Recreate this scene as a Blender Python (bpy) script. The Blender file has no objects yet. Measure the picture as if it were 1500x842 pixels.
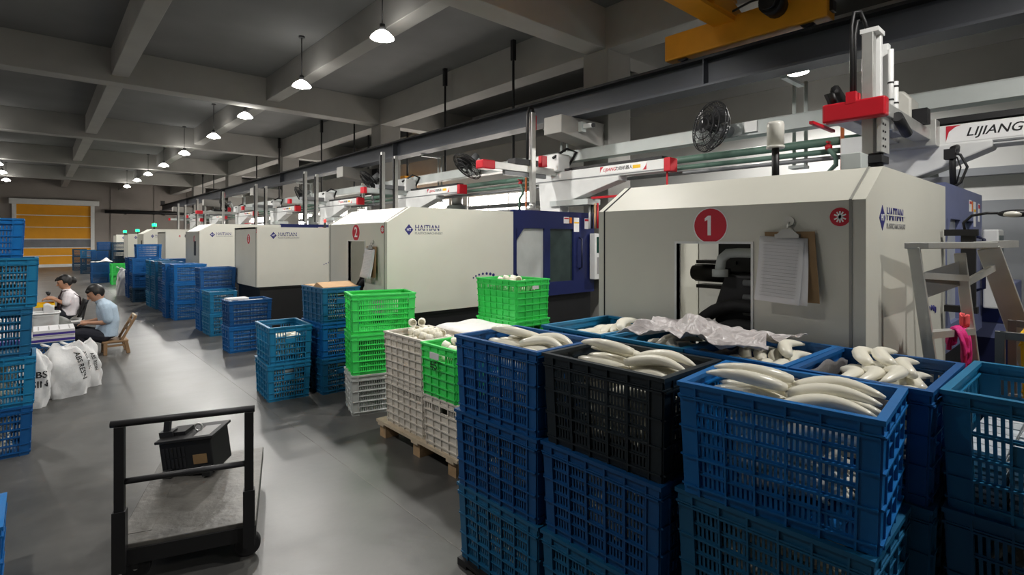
import bpy, bmesh, math, random
from mathutils import Vector, Matrix, Euler
random.seed(7)
R = math.radians
scene = bpy.context.scene
C = scene.collection

# ---------------------------------------------------------------- camera
FPX, HZ, CAMH = 775.0, 350.0, 1.6
TH = math.atan(695 / FPX)
cam_data = bpy.data.cameras.new('camera')
cam_data.sensor_width = 36
cam_data.lens = 36 * FPX / 1500
cam_data.shift_y = -(421 - HZ) / 1500
cam_data.clip_start = 0.05
cam = bpy.data.objects.new('camera', cam_data)
cam.location = (0, 0, CAMH)
cam.rotation_euler = (R(90), 0, -TH)
C.objects.link(cam)
scene.camera = cam

# ---------------------------------------------------------------- world, exposure
w = bpy.data.worlds.new('world'); scene.world = w; w.use_nodes = True
w.node_tree.nodes['Background'].inputs[0].default_value = (0.80, 0.90, 1.0, 1)
w.node_tree.nodes['Background'].inputs[1].default_value = 1.0
scene.view_settings.view_transform = 'Standard'
scene.view_settings.look = 'None'
scene.view_settings.gamma = 1
scene.view_settings.use_curve_mapping = False
scene.view_settings.exposure = 0.3
WIN_FAR, LAMP_W = 8.0, 195.0

def px_y(px, py, y):      # the point of the photograph's pixel on the plane Y = y
    k = (px - 750) / FPX; c, s = math.cos(TH), math.sin(TH)
    d = y / (c - k * s); u = k * d
    return Vector((u * c + d * s, y, CAMH - (py - HZ) / FPX * d))
def px_x(px, py, x):
    k = (px - 750) / FPX; c, s = math.cos(TH), math.sin(TH)
    d = x / (k * c + s); u = k * d
    return Vector((x, d * c - u * s, CAMH - (py - HZ) / FPX * d))

# ---------------------------------------------------------------- materials
def lin(c):
    return tuple(((v / 255) / 12.92 if v / 255 <= 0.04045 else ((v / 255 + 0.055) / 1.055) ** 2.4) for v in c) + (1,)
MATS = {}
def mat(name, rgb, rough=0.5, metal=0.0, var=0.12, scale=6.0, bump=0.0, bscale=80.0, spec=0.5, alpha=None, trans=0.0, emit=None):
    m = bpy.data.materials.new(name); m.use_nodes = True
    nt = m.node_tree; b = nt.nodes['Principled BSDF']
    col = lin(rgb)
    b.inputs['Roughness'].default_value = rough
    b.inputs['Metallic'].default_value = metal
    b.inputs['Specular IOR Level'].default_value = spec
    tc = nt.nodes.new('ShaderNodeTexCoord')
    if var > 0:
        n = nt.nodes.new('ShaderNodeTexNoise'); n.inputs['Scale'].default_value = scale; n.inputs['Detail'].default_value = 5
        nt.links.new(tc.outputs['Object'], n.inputs['Vector'])
        r = nt.nodes.new('ShaderNodeValToRGB')
        r.color_ramp.elements[0].position = 0.3; r.color_ramp.elements[1].position = 0.7
        r.color_ramp.elements[0].color = tuple(max(0, v * (1 - var)) for v in col[:3]) + (1,)
        r.color_ramp.elements[1].color = tuple(min(1, v * (1 + var)) for v in col[:3]) + (1,)
        nt.links.new(n.outputs['Fac'], r.inputs['Fac'])
        nt.links.new(r.outputs['Color'], b.inputs['Base Color'])
    else:
        b.inputs['Base Color'].default_value = col
    if bump > 0:
        n2 = nt.nodes.new('ShaderNodeTexNoise'); n2.inputs['Scale'].default_value = bscale; n2.inputs['Detail'].default_value = 4
        nt.links.new(tc.outputs['Object'], n2.inputs['Vector'])
        bp = nt.nodes.new('ShaderNodeBump'); bp.inputs['Strength'].default_value = bump; bp.inputs['Distance'].default_value = 0.01
        nt.links.new(n2.outputs['Fac'], bp.inputs['Height']); nt.links.new(bp.outputs['Normal'], b.inputs['Normal'])
    if trans: b.inputs['Transmission Weight'].default_value = trans
    if alpha is not None: b.inputs['Alpha'].default_value = alpha
    if emit:
        b.inputs['Emission Color'].default_value = lin(emit[0]); b.inputs['Emission Strength'].default_value = emit[1]
    MATS[name] = m
    return m

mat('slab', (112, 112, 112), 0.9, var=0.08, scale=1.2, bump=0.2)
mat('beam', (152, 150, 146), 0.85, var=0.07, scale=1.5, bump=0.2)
mat('column', (152, 150, 146), 0.85, var=0.06, scale=2)
mat('wall_white', (226, 226, 224), 0.8, var=0.04, scale=1)
mat('wall_grey', (150, 143, 138), 0.85, var=0.08, scale=1)
mat('wall_dado', (150, 154, 160), 0.7, var=0.05, scale=1)
mat('cream', (212, 211, 200), 0.42, var=0.02, scale=3, bump=0.05, bscale=300)
mat('cream_edge', (150, 150, 143), 0.45, var=0.03)
mat('white_metal', (222, 223, 222), 0.4, var=0.04)
mat('pale_metal', (186, 192, 190), 0.45, var=0.05)
mat('grey_metal', (128, 130, 132), 0.45, metal=0.3, var=0.08)
mat('steel', (190, 190, 188), 0.3, metal=0.85, var=0.06)
mat('alu', (200, 200, 196), 0.38, metal=0.6, var=0.06, scale=14)
mat('rail_paint', (66, 69, 76), 0.55, var=0.1, scale=2)
mat('dark_steel', (46, 46, 48), 0.5, metal=0.4, var=0.15)
mat('black', (22, 22, 24), 0.5, var=0.15)
mat('rubber', (32, 32, 34), 0.7, var=0.15)
mat('machine_black', (20, 21, 23), 0.55, var=0.2)
mat('navy', (24, 34, 84), 0.35, var=0.08, scale=3)
mat('navy_dark', (18, 24, 58), 0.4, var=0.1)
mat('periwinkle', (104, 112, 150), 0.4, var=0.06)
mat('crane_yellow', (222, 150, 24), 0.5, var=0.1, scale=3)
mat('door_yellow', (232, 160, 10), 0.55, var=0.05, scale=2)
mat('yellow_plastic', (246, 196, 10), 0.4, var=0.05)
mat('red_paint', (190, 24, 40), 0.4, var=0.06)
mat('decal_red', (196, 30, 52), 0.45, var=0.03)
mat('decal_white', (240, 240, 240), 0.5, var=0.02)
mat('decal_navy', (40, 40, 112), 0.5, var=0.03)
mat('decal_grey', (150, 150, 150), 0.5, var=0.02)
mat('decal_yellow', (240, 190, 20), 0.5, var=0.02)
mat('decal_orange', (240, 130, 20), 0.5, var=0.02)
mat('print_black', (20, 20, 22), 0.6, var=0.0)
mat('green_pipe', (92, 122, 108), 0.5, var=0.08)
mat('copper', (196, 110, 66), 0.45, metal=0.2, var=0.08)
mat('wood', (176, 146, 110), 0.75, var=0.18, scale=9, bump=0.3, bscale=40)
mat('wood_pale', (196, 180, 156), 0.75, var=0.14, scale=9, bump=0.3, bscale=40)
mat('bamboo', (150, 118, 84), 0.6, var=0.2, scale=14)
mat('hardboard', (140, 112, 76), 0.6, var=0.08, scale=20)
mat('cardboard', (196, 160, 120), 0.8, var=0.06)
mat('paper', (214, 214, 216), 0.8, var=0.03)
mat('sack', (232, 232, 232), 0.55, var=0.04, scale=12, bump=0.5, bscale=22)
mat('film_white', (238, 236, 236), 0.45, var=0.04, bump=0.5, bscale=14)
mat('film_grey', (118, 116, 118), 0.45, var=0.1, bump=0.4, bscale=18)
mat('film_cloth', (196, 190, 190), 0.35, var=0.08, scale=5, bump=0.4, bscale=30)
mat('part_white', (240, 236, 220), 0.28, var=0.03, scale=12)
mat('part_fill', (240, 236, 220), 0.4, var=0.1, scale=20)
mat('silver_fill', (205, 212, 216), 0.35, metal=0.1, var=0.2, scale=22)
mat('lamp_body', (60, 60, 62), 0.5)
mat('lamp_shade', (225, 225, 225), 0.4, var=0.03, emit=((255, 252, 245), 14.0))
mat('bulb', (255, 255, 255), 0.3, var=0, emit=((255, 250, 238), 26))
mat('green_lamp', (20, 220, 120), 0.3, var=0, emit=((20, 255, 130), 3.0))
mat('red_lamp', (230, 40, 40), 0.3, var=0, emit=((255, 50, 40), 2.0))
mat('frosted', (214, 212, 204), 0.3, var=0.04)
mat('pane_far', (235, 238, 242), 0.3, var=0, emit=((255, 246, 236), WIN_FAR))
mat('door_strip', (120, 122, 126), 0.25, var=0.15, scale=2)
mat('glass_pale', (186, 190, 188), 0.12, var=0.08, scale=5)
mat('glass_dark', (52, 64, 62), 0.08, var=0.2, scale=5)
mat('screen', (20, 60, 50), 0.15, var=0.1)
mat('skin', (196, 148, 120), 0.5, var=0.05, scale=20)
mat('hair', (22, 20, 20), 0.5, var=0.2, scale=60)
mat('shirt_blue', (178, 198, 216), 0.85, var=0.05, scale=16, bump=0.4, bscale=30)
mat('shirt_white', (232, 226, 230), 0.85, var=0.04, scale=16, bump=0.4, bscale=30)
mat('trousers', (30, 32, 42), 0.85, var=0.1, scale=16, bump=0.4, bscale=30)
mat('apron', (52, 34, 42), 0.8, var=0.1, scale=16)
mat('cloth_pink', (218, 40, 130), 0.7, var=0.08, scale=20, bump=0.5, bscale=40)
mat('cloth_coral', (240, 96, 100), 0.7, var=0.06, scale=20)
mat('grey_bag', (96, 98, 94), 0.5, var=0.2, scale=14, bump=0.5, bscale=24)
mat('purple_print', (66, 48, 140), 0.5, var=0.05)
mat('deck', (92, 90, 86), 0.45, metal=0.2, var=0.3, scale=7, bump=0.3, bscale=30)
CR = dict(blue=(18, 100, 166), blue2=(14, 84, 146), teal=(24, 116, 160), deep=(10, 78, 136), navy=(16, 56, 82), black=(22, 34, 42),
          green=(66, 216, 100), white=(212, 206, 196), slate=(24, 96, 138), grey=(196, 200, 198), bright=(6, 104, 174))
for k, v in CR.items():
    mat('crate_' + k, v, 0.42, var=0.07, scale=9)

def floor_material():
    m = bpy.data.materials.new('polished_concrete'); m.use_nodes = True
    nt = m.node_tree; b = nt.nodes['Principled BSDF']; tc = nt.nodes.new('ShaderNodeTexCoord')
    n = nt.nodes.new('ShaderNodeTexNoise'); n.inputs['Scale'].default_value = 1.3; n.inputs['Detail'].default_value = 8; n.inputs['Roughness'].default_value = 0.65
    nt.links.new(tc.outputs['Object'], n.inputs['Vector'])
    r = nt.nodes.new('ShaderNodeValToRGB'); r.color_ramp.elements[0].position = 0.32; r.color_ramp.elements[1].position = 0.72
    r.color_ramp.elements[0].color = lin((68, 68, 67)); r.color_ramp.elements[1].color = lin((94, 93, 90))
    nt.links.new(n.outputs['Fac'], r.inputs['Fac']); nt.links.new(r.outputs['Color'], b.inputs['Base Color'])
    mr = nt.nodes.new('ShaderNodeMapRange'); mr.inputs['To Min'].default_value = 0.26; mr.inputs['To Max'].default_value = 0.46
    n2 = nt.nodes.new('ShaderNodeTexNoise'); n2.inputs['Scale'].default_value = 2.6; n2.inputs['Detail'].default_value = 6
    nt.links.new(tc.outputs['Object'], n2.inputs['Vector'])
    nt.links.new(n2.outputs['Fac'], mr.inputs['Value']); nt.links.new(mr.outputs['Result'], b.inputs['Roughness'])
    n3 = nt.nodes.new('ShaderNodeTexNoise'); n3.inputs['Scale'].default_value = 9; n3.inputs['Detail'].default_value = 5
    nt.links.new(tc.outputs['Object'], n3.inputs['Vector'])
    bp = nt.nodes.new('ShaderNodeBump'); bp.inputs['Strength'].default_value = 0.12; bp.inputs['Distance'].default_value = 0.01
    nt.links.new(n3.outputs['Fac'], bp.inputs['Height']); nt.links.new(bp.outputs['Normal'], b.inputs['Normal'])
    b.inputs['Specular IOR Level'].default_value = 0.6
    MATS['floor'] = m
floor_material()

# ---------------------------------------------------------------- mesh helpers
BOXF = [(0, 3, 2, 1), (4, 5, 6, 7), (0, 1, 5, 4), (1, 2, 6, 5), (2, 3, 7, 6), (3, 0, 4, 7)]
class MB:
    def __init__(s): s.v = []; s.f = []; s.s = []
    def add(s, vs, fs, sm=False):
        o = len(s.v); s.v += [tuple(v) for v in vs]; s.f += [tuple(i + o for i in f) for f in fs]; s.s += [sm] * len(fs); return s
    def box(s, x0, x1, y0, y1, z0, z1, fn=None):
        vs = [(x0, y0, z0), (x1, y0, z0), (x1, y1, z0), (x0, y1, z0), (x0, y0, z1), (x1, y0, z1), (x1, y1, z1), (x0, y1, z1)]
        if fn: vs = [fn(*v) for v in vs]
        return s.add(vs, BOXF)
    def bar(s, a, b, w_, h_=None, up=(0, 0, 1)):
        a, b = Vector(a), Vector(b); h_ = h_ or w_
        d = (b - a).normalized(); u = Vector(up)
        if abs(d.dot(u)) > 0.98: u = Vector((0, 1, 0)) if abs(d.y) < 0.9 else Vector((1, 0, 0))
        x = d.cross(u).normalized(); y = x.cross(d).normalized()
        q = [(-1, -1), (1, -1), (1, 1), (-1, 1)]
        vs = [a + x * i * w_ / 2 + y * j * h_ / 2 for i, j in q] + [b + x * i * w_ / 2 + y * j * h_ / 2 for i, j in q]
        return s.add(vs, [(0, 1, 2, 3), (7, 6, 5, 4), (0, 4, 5, 1), (1, 5, 6, 2), (2, 6, 7, 3), (3, 7, 4, 0)])
    def tube(s, pts, r, n=8, caps=True, flat=1.0, closed=False):
        P = [Vector(p) for p in pts]; m = len(P)
        rs = r if isinstance(r, (list, tuple)) else [r] * m
        T = []
        for i in range(m):
            if closed: T.append((P[(i + 1) % m] - P[i - 1]).normalized())
            else: T.append((P[min(i + 1, m - 1)] - P[max(i - 1, 0)]).normalized())
        u = Vector((0, 0, 1))
        if abs(T[0].dot(u)) > 0.95: u = Vector((1, 0, 0))
        nrm = (u - T[0] * u.dot(T[0])).normalized(); vs = []
        for i in range(m):
            nrm = (nrm - T[i] * nrm.dot(T[i])).normalized(); bn = T[i].cross(nrm)
            for k in range(n):
                a = 2 * math.pi * k / n
                vs.append(P[i] + nrm * math.sin(a) * rs[i] * flat + bn * math.cos(a) * rs[i])
        fs = []
        for i in range(m if closed else m - 1):
            j = (i + 1) % m
            for k in range(n):
                l = (k + 1) % n; fs.append((i * n + l, i * n + k, j * n + k, j * n + l))
        if caps and not closed:
            fs.append(tuple(range(n))); fs.append(tuple(reversed(range((m - 1) * n, m * n))))
        return s.add(vs, fs, n > 5)
    def cyl(s, a, b, r0, r1=None, n=14):
        a, b = Vector(a), Vector(b); r1 = r0 if r1 is None else r1
        d = (b - a).normalized(); u = Vector((0, 0, 1)) if abs(d.z) < 0.9 else Vector((1, 0, 0))
        x = d.cross(u).normalized(); y = d.cross(x)
        vs = []
        for c_, r_ in ((a, r0), (b, r1)):
            for k in range(n):
                t = 2 * math.pi * k / n; vs.append(c_ + x * math.cos(t) * r_ + y * math.sin(t) * r_)
        o = len(s.f)
        s.add(vs, [(k, (k + 1) % n, n + (k + 1) % n, n + k) for k in range(n)], True)
        b0 = len(s.v) - 2 * n
        s.f += [tuple(b0 + k for k in reversed(range(n))), tuple(b0 + n + k for k in range(n))]; s.s += [False, False]
        return s
    def lathe(s, prof, c=(0, 0, 0), n=20):
        vs = []; c = Vector(c)
        for r_, z in prof:
            for k in range(n):
                t = 2 * math.pi * k / n; vs.append(c + Vector((r_ * math.cos(t), r_ * math.sin(t), z)))
        fs = []
        for i in range(len(prof) - 1):
            for k in range(n):
                l = (k + 1) % n; fs.append((i * n + k, i * n + l, (i + 1) * n + l, (i + 1) * n + k))
        return s.add(vs, fs, True)
    def ball(s, c, r, sc=(1, 1, 1), n=14, m=9):
        c = Vector(c); vs = []; fs = []
        for i in range(m + 1):
            p = math.pi * i / m
            for k in range(n):
                t = 2 * math.pi * k / n
                vs.append(c + Vector((r * sc[0] * math.sin(p) * math.cos(t), r * sc[1] * math.sin(p) * math.sin(t), r * sc[2] * math.cos(p))))
        for i in range(m):
            for k in range(n):
                l = (k + 1) % n; fs.append((i * n + k, (i + 1) * n + k, (i + 1) * n + l, i * n + l))
        return s.add(vs, fs, True)
    def prism(s, poly, axis, a, b):
        def pt(p, t):
            return {'x': (t, p[0], p[1]), 'y': (p[0], t, p[1]), 'z': (p[0], p[1], t)}[axis]
        n = len(poly); vs = [pt(p, a) for p in poly] + [pt(p, b) for p in poly]
        fs = [tuple(range(n)), tuple(reversed(range(n, 2 * n)))] + [(k, n + k, n + (k + 1) % n, (k + 1) % n) for k in range(n)]
        return s.add(vs, fs)
    def grid(s, fn, nu, nv, sm=True):
        vs = [fn(i / nu, j / nv) for j in range(nv + 1) for i in range(nu + 1)]
        fs = [(j * (nu + 1) + i, j * (nu + 1) + i + 1, (j + 1) * (nu + 1) + i + 1, (j + 1) * (nu + 1) + i) for j in range(nv) for i in range(nu)]
        return s.add(vs, fs, sm)
    def mesh(s, name, m):
        me = bpy.data.meshes.new(name); me.from_pydata(s.v, [], s.f); me.update()
        bm = bmesh.new(); bm.from_mesh(me); bmesh.ops.recalc_face_normals(bm, faces=bm.faces); bm.to_mesh(me); bm.free()
        me.polygons.foreach_set('use_smooth', s.s)
        if m: me.materials.append(MATS[m])
        return me
    def build(s, name, m, parent=None, bevel=0.0, solid=0.0):
        o = bpy.data.objects.new(name, s.mesh(name, m)); C.objects.link(o)
        if parent: o.parent = parent
        if solid: md = o.modifiers.new('solid', 'SOLIDIFY'); md.thickness = solid; md.offset = 0
        if bevel:
            md = o.modifiers.new('bevel', 'BEVEL'); md.width = bevel; md.segments = 2; md.limit_method = 'ANGLE'; md.angle_limit = R(40)
        return o
def inst(me, name, parent=None, loc=(0, 0, 0), rot=(0, 0, 0), m=None):
    o = bpy.data.objects.new(name, me); C.objects.link(o); o.parent = parent; o.location = loc; o.rotation_euler = rot
    if m: o.material_slots[0].link = 'OBJECT'; o.material_slots[0].material = MATS[m]
    return o
def tag(o, label, cat, group=None, kind=None):
    o['label'] = label; o['category'] = cat
    if group: o['group'] = group
    if kind: o['kind'] = kind
    return o
def thing(name, label, cat, loc=(0, 0, 0), rz=0, group=None):
    o = bpy.data.objects.new(name, None); C.objects.link(o); o.empty_display_size = 0.1
    o.location = loc; o.rotation_euler = (0, 0, rz)
    return tag(o, label, cat, group)
def struct(o):
    o['kind'] = 'structure'; return o
def text(body, size, m, parent, loc, rot, name='lettering', depth=0.0008, align='CENTER', sx=1.0, shear=0, bold=0.012):
    cu = bpy.data.curves.new('t', 'FONT'); cu.body = body; cu.size = size; cu.extrude = depth; cu.align_x = align; cu.align_y = 'CENTER'
    cu.resolution_u = 3; cu.shear = shear; cu.offset = bold * size
    t = bpy.data.objects.new('t', cu); C.objects.link(t)
    dg = bpy.context.evaluated_depsgraph_get(); me = bpy.data.meshes.new_from_object(t.evaluated_get(dg))
    bpy.data.objects.remove(t)
    me.materials.clear(); me.materials.append(MATS[m])
    o = bpy.data.objects.new(name, me); C.objects.link(o); o.parent = parent; o.location = loc; o.rotation_euler = rot; o.scale = (sx, 1, 1)
    return o
FACE_AISLE = (R(90), 0, R(-90))     # lettering on a face that looks towards -X
FACE_NEAR = (R(90), 0, 0)           # lettering on a face that looks towards -Y
def disc(r, m, parent, loc, rot, name, n=28, th=0.0015, sy=1.0):
    b = MB(); b.cyl((0, 0, 0), (0, 0, th), r, n=n)
    o = b.build(name, m, parent); o.location = loc; o.rotation_euler = rot; o.scale = (1, sy, 1); return o

# ---------------------------------------------------------------- the hall
XL, XR, YB, YF, SLAB, BEAMZ = -7.0, 9.2, 40.0, -7.0, 5.05, 4.44
b = MB(); b.box(XL - 0.3, XR + 0.3, YF - 0.3, YB + 0.3, -0.2, 0); fl = struct(b.build('floor', 'floor'))
for nm, p0, p1 in (('l', (1.62, YF), (1.62, YB)), ('e', (-2.4, YF), (-2.4, YB))):
    b = MB(); b.bar((p0[0], p0[1], 0.0006), (p1[0], p1[1], 0.0006), 0.006, 0.001); b.build('joint', 'deck', fl)
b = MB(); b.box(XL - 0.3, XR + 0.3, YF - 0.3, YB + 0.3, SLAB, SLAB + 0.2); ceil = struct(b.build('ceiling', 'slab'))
CY = [5.13 + 7.0 * k for k in range(-1, 5)]
for y in CY:
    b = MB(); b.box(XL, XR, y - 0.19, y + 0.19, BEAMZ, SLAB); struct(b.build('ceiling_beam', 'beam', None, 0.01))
for x in (-6.8, -4.1, -1.5, 1.12, 3.77):
    ys = [YF] + CY + [YB]
    for a, c_ in zip(ys[:-1], ys[1:]):
        b = MB(); b.box(x - 0.13, x + 0.13, a + 0.18, c_ - 0.18, BEAMZ + 0.12, SLAB); struct(b.build('secondary_beam', 'beam', None, 0.01))
ys = [YF] + CY + [YB]
for a, c_ in zip(ys[:-1], ys[1:]):
    b = MB(); b.box(6.3, 6.7, a + 0.18, c_ - 0.18, BEAMZ - 0.02, SLAB); struct(b.build('edge_beam', 'beam', None, 0.01))
for k, y in enumerate(CY):
    b = MB(); b.box(6.3, 6.86, y - 0.24, y + 0.24, 0, BEAMZ); struct(b.build('column', 'column', None, 0.012))
    # concrete corbel that carries the crane runway
    b = MB(); b.prism([(5.36, 3.32), (6.34, 3.32), (6.34, 2.95), (5.36, 3.07)], 'y', y - 0.17, y + 0.17)
    struct(b.build('corbel', 'column', None, 0.012))
# far wall with the roller door
DX0, DX1, DTOP = -0.95, 2.42, 3.60
b = MB(); b.box(XL, DX0, YB, YB + 0.25, 0, SLAB); b.box(DX1, XR, YB, YB + 0.25, 0, SLAB); b.box(DX0, DX1, YB, YB + 0.25, DTOP, SLAB)
wb = struct(b.build('wall_back', 'wall_grey'))
for x in (3.4, 5.6, 7.4): b = MB(); b.box(x - 0.12, x + 0.12, YB - 0.06, YB, 0, SLAB); b.build('pilaster', 'wall_grey', wb)
d = thing('door_1', 'tall yellow roller door with white bands on the far end wall', 'door', (0, YB, 0)); d['kind'] = 'structure'
b = MB(); b.box(DX0 - 0.22, DX1 + 0.3, -0.35, -0.02, DTOP - 0.06, DTOP + 0.24); b.build('roller_housing', 'white_metal', d, 0.02)
b = MB(); b.box(DX0 - 0.1, DX0 + 0.08, -0.12, 0.06, 0, DTOP); b.build('guide_rail', 'white_metal', d)
b = MB(); b.box(DX1 - 0.08, DX1 + 0.1, -0.12, 0.06, 0, DTOP); b.build('guide_rail', 'white_metal', d)
zs = [0.12, 0.55, 1.02]
for z0, z1 in ((0.16, 0.62), (0.66, 1.08), (1.62, 2.25), (2.29, 2.92), (2.96, DTOP)):
    b = MB(); b.box(DX0 + 0.06, DX1 - 0.06, -0.02, 0.03, z0, z1); b.build('curtain_panel', 'door_yellow', d)
for z in (0.62, 1.08, 1.58, 2.25, 2.92):
    b = MB(); b.box(DX0 + 0.06, DX1 - 0.06, -0.03, 0.03, z, z + 0.04); b.build('white_band', 'white_metal', d)
b = MB(); b.box(DX0 + 0.06, DX1 - 0.06, -0.015, 0.03, 1.12, 1.58); b.build('vision_strip', 'door_strip', d)
b = MB(); b.box(DX0 + 0.06, DX1 - 0.06, -0.04, 0.05, 0.0, 0.16); b.build('bottom_bar', 'white_metal', d)
p = thing('wall_pipe', 'dark horizontal pipe along the far end wall above the machines', 'pipe', (0, 0, 0))
b = MB(); b.cyl((3.0, YB - 0.16, 3.25), (9.0, YB - 0.16, 3.25), 0.11); b.build('pipe_run', 'dark_steel', p)
for x in (4, 6, 8): b = MB(); b.box(x - 0.05, x + 0.05, YB - 0.2, YB + 0.02, 3.1, 3.16); b.build('pipe_bracket', 'dark_steel', p)
# side wall behind the machines: dado, window bands, lintel
def wall_with_holes(name, x0, x1, holes, m):
    b = MB(); holes = sorted(holes)
    edges = sorted({YF, YB} | {h[0] for h in holes} | {h[1] for h in holes})
    for a, c_ in zip(edges[:-1], edges[1:]):
        hs = [h for h in holes if h[0] <= a + 1e-6 and h[1] >= c_ - 1e-6]
        z = 0
        for h in sorted(hs, key=lambda q: q[2]):
            b.box(x0, x1, a, c_, z, h[2]); z = h[3]
        b.box(x0, x1, a, c_, z, SLAB)
    return struct(b.build(name, m))
FARW = [(9.6 + 3.5 * i, 12.2 + 3.5 * i, 1.15, 2.85) for i in range(8)]
HIGHW = [(30.0, 32.0, 3.2, 4.2), (34.5, 37.5, 3.2, 4.2)]
wr = wall_with_holes('wall_right', XR, XR + 0.25, FARW + HIGHW, 'wall_white')
def window(n, x, h, pane, face, label):
    y0, y1, z0, z1 = h
    o = thing('window_%d' % n, label, 'window', (x, (y0 + y1) / 2, z0)); o['kind'] = 'structure'
    hw, hh = (y1 - y0) / 2, z1 - z0
    b = MB(); b.box(-0.03, 0.05, -hw, hw, 0, 0.05); b.box(-0.03, 0.05, -hw, hw, hh - 0.05, hh)
    b.box(-0.03, 0.05, -hw, -hw + 0.05, 0.05, hh - 0.05); b.box(-0.03, 0.05, hw - 0.05, hw, 0.05, hh - 0.05)
    b.build('window_frame', 'alu', o)
    k = 3; w_ = (2 * hw - 0.1) / k
    for i in range(k):
        y = -hw + 0.05 + i * w_
        b = MB(); b.box(0.02, 0.026, y + 0.015, y + w_ - 0.015, 0.05, hh - 0.05); b.build('pane', pane, o)
        if i: b = MB(); b.box(-0.02, 0.04, y - 0.02, y + 0.02, 0.05, hh - 0.05); b.build('mullion', 'alu', o)
    b = MB(); b.box(-0.02, 0.04, -hw + 0.05, hw - 0.05, hh * 0.52, hh * 0.52 + 0.035); b.build('transom', 'alu', o)
n = 1
for h in FARW + HIGHW: window(n, XR + 0.08, h, 'pane_far', 1, 'bright daylit window behind the machine row'); n += 1
b = MB(); b.box(XR - 0.05, XR, YF, 8.6, 0, 2.1); b.build('dado_panel', 'wall_dado', wr)
b = MB(); b.box(XR - 0.16, XR, YF, YB, 2.42, 2.52); b.build('sill_ledge', 'wall_dado', wr)
b = MB(); b.box(XR - 0.45, XR, YF, YB, 3.55, 4.0); struct(b.build('lintel_beam', 'beam', None, 0.01))
b = MB(); b.box(XR - 0.95, XR - 0.55, YF, YB, 4.2, 4.6); struct(b.build('eaves_beam', 'beam', None, 0.01))
# the plain walls out of the picture
wl = wall_with_holes('wall_left', XL - 0.25, XL, [], 'wall_white')
b = MB(); b.box(XL, 0.5, YF - 0.25, YF, 0, SLAB); b.box(8.5, XR, YF - 0.25, YF, 0, SLAB); b.box(0.5, 8.5, YF - 0.25, YF, 4.1, SLAB)
struct(b.build('wall_front', 'wall_white'))
fd = thing('door_2', 'wide panelled loading door in the wall opposite the yellow door', 'door', (4.5, YF, 0)); fd['kind'] = 'structure'
b = MB(); b.box(-4.1, -4.0, -0.27, 0.03, 0, 4.1); b.box(4.0, 4.1, -0.27, 0.03, 0, 4.1); b.box(-4.1, 4.1, -0.27, 0.03, 4.1, 4.2); b.build('door_frame', 'alu', fd)
for i in range(4):
    b = MB(); b.box(-4 + 2 * i + 0.01, -2 + 2 * i - 0.01, -0.2, -0.16, 1.1, 4.09); b.build('door_panel', 'pale_metal', fd)
    b = MB(); b.box(-4 + 2 * i, -2 + 2 * i, -0.22, -0.14, 0.0, 1.1); b.build('door_panel', 'pale_metal', fd)

# ---------------------------------------------------------------- pendant lamps over the aisle
def make_pendant(x, y, z, label, group, power, top=SLAB, off=''):
    o = thing('pendant_lamp' + off, label, 'lamp', (x, y, z), 0, group)
    b = MB(); b.cyl((0, 0, 0.1), (0, 0, top - z), 0.009, n=6); b.build('rod', 'lamp_body', o)
    b = MB(); b.cyl((0, 0, top - z - 0.03), (0, 0, top - z), 0.05, n=12); b.build('ceiling_plate', 'lamp_body', o)
    b = MB(); b.cyl((0, 0, 0.02), (0, 0, 0.13), 0.05, 0.035, n=14); b.build('housing', 'lamp_body', o)
    b = MB(); b.lathe([(0.04, 0.05), (0.09, 0.02), (0.14, -0.03), (0.155, -0.055), (0.15, -0.057), (0.13, -0.028), (0.08, 0.012), (0.03, 0.04)], n=20)
    b.build('shade', 'lamp_shade', o)
    b = MB(); b.ball((0, 0, -0.045), 0.075, (1, 1, 0.7), 12, 7); b.build('bulb', 'bulb', o)
    l = bpy.data.lights.new('lamp_light', 'SPOT'); l.energy = power; l.spot_size = R(165); l.spot_blend = 0.35; l.color = (1, 0.97, 0.92); l.shadow_soft_size = 0.09
    lo = bpy.data.objects.new('lamp_light' + off, l); l.name = 'lamp_light' + off; C.objects.link(lo); lo.parent = o; lo.location = (0, 0, -0.15)
    return o
lab = 'lit white dish lamp on a rod in the row over the aisle'
for px, py in ((560, 50), (442, 122), (359, 168), (313, 198), (270, 223), (240, 241), (217, 254), (201, 263), (186, 272)):
    q = px_x(px, py, 3.35); make_pendant(q.x, q.y, q.z, lab, 'dish lamps in the row over the aisle', LAMP_W)
# the same row goes on over the viewer at its pitch of 3.3 m (its lamps are the point highlights on the parts in the near crates)
for i, y in enumerate((2.97, -0.33, -3.63)):
    make_pendant(3.35, y, 4.26, lab, 'dish lamps in the row over the aisle', LAMP_W, off='_%d_offscreen' % (i + 1))
# second row, seen at the edge of the picture beside the far wall
lab2 = 'lit white dish lamp in the row on the other side of the aisle'
for y in (25.9, 29.1, 32.75): make_pendant(-1.05, y, 4.27, lab2, 'dish lamps on the other side of the aisle', LAMP_W)
for i, y in enumerate((2.97, 9.1, 18.8)):
    make_pendant(-1.05, y, 4.27, lab2, 'dish lamps on the other side of the aisle', LAMP_W, off='_%d_offscreen' % (i + 4))
q = px_x(1166, 101, 7.6)
make_pendant(q.x, q.y, q.z, 'lit white dish lamp hanging behind the crane runway by the white wall', None, LAMP_W)

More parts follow.
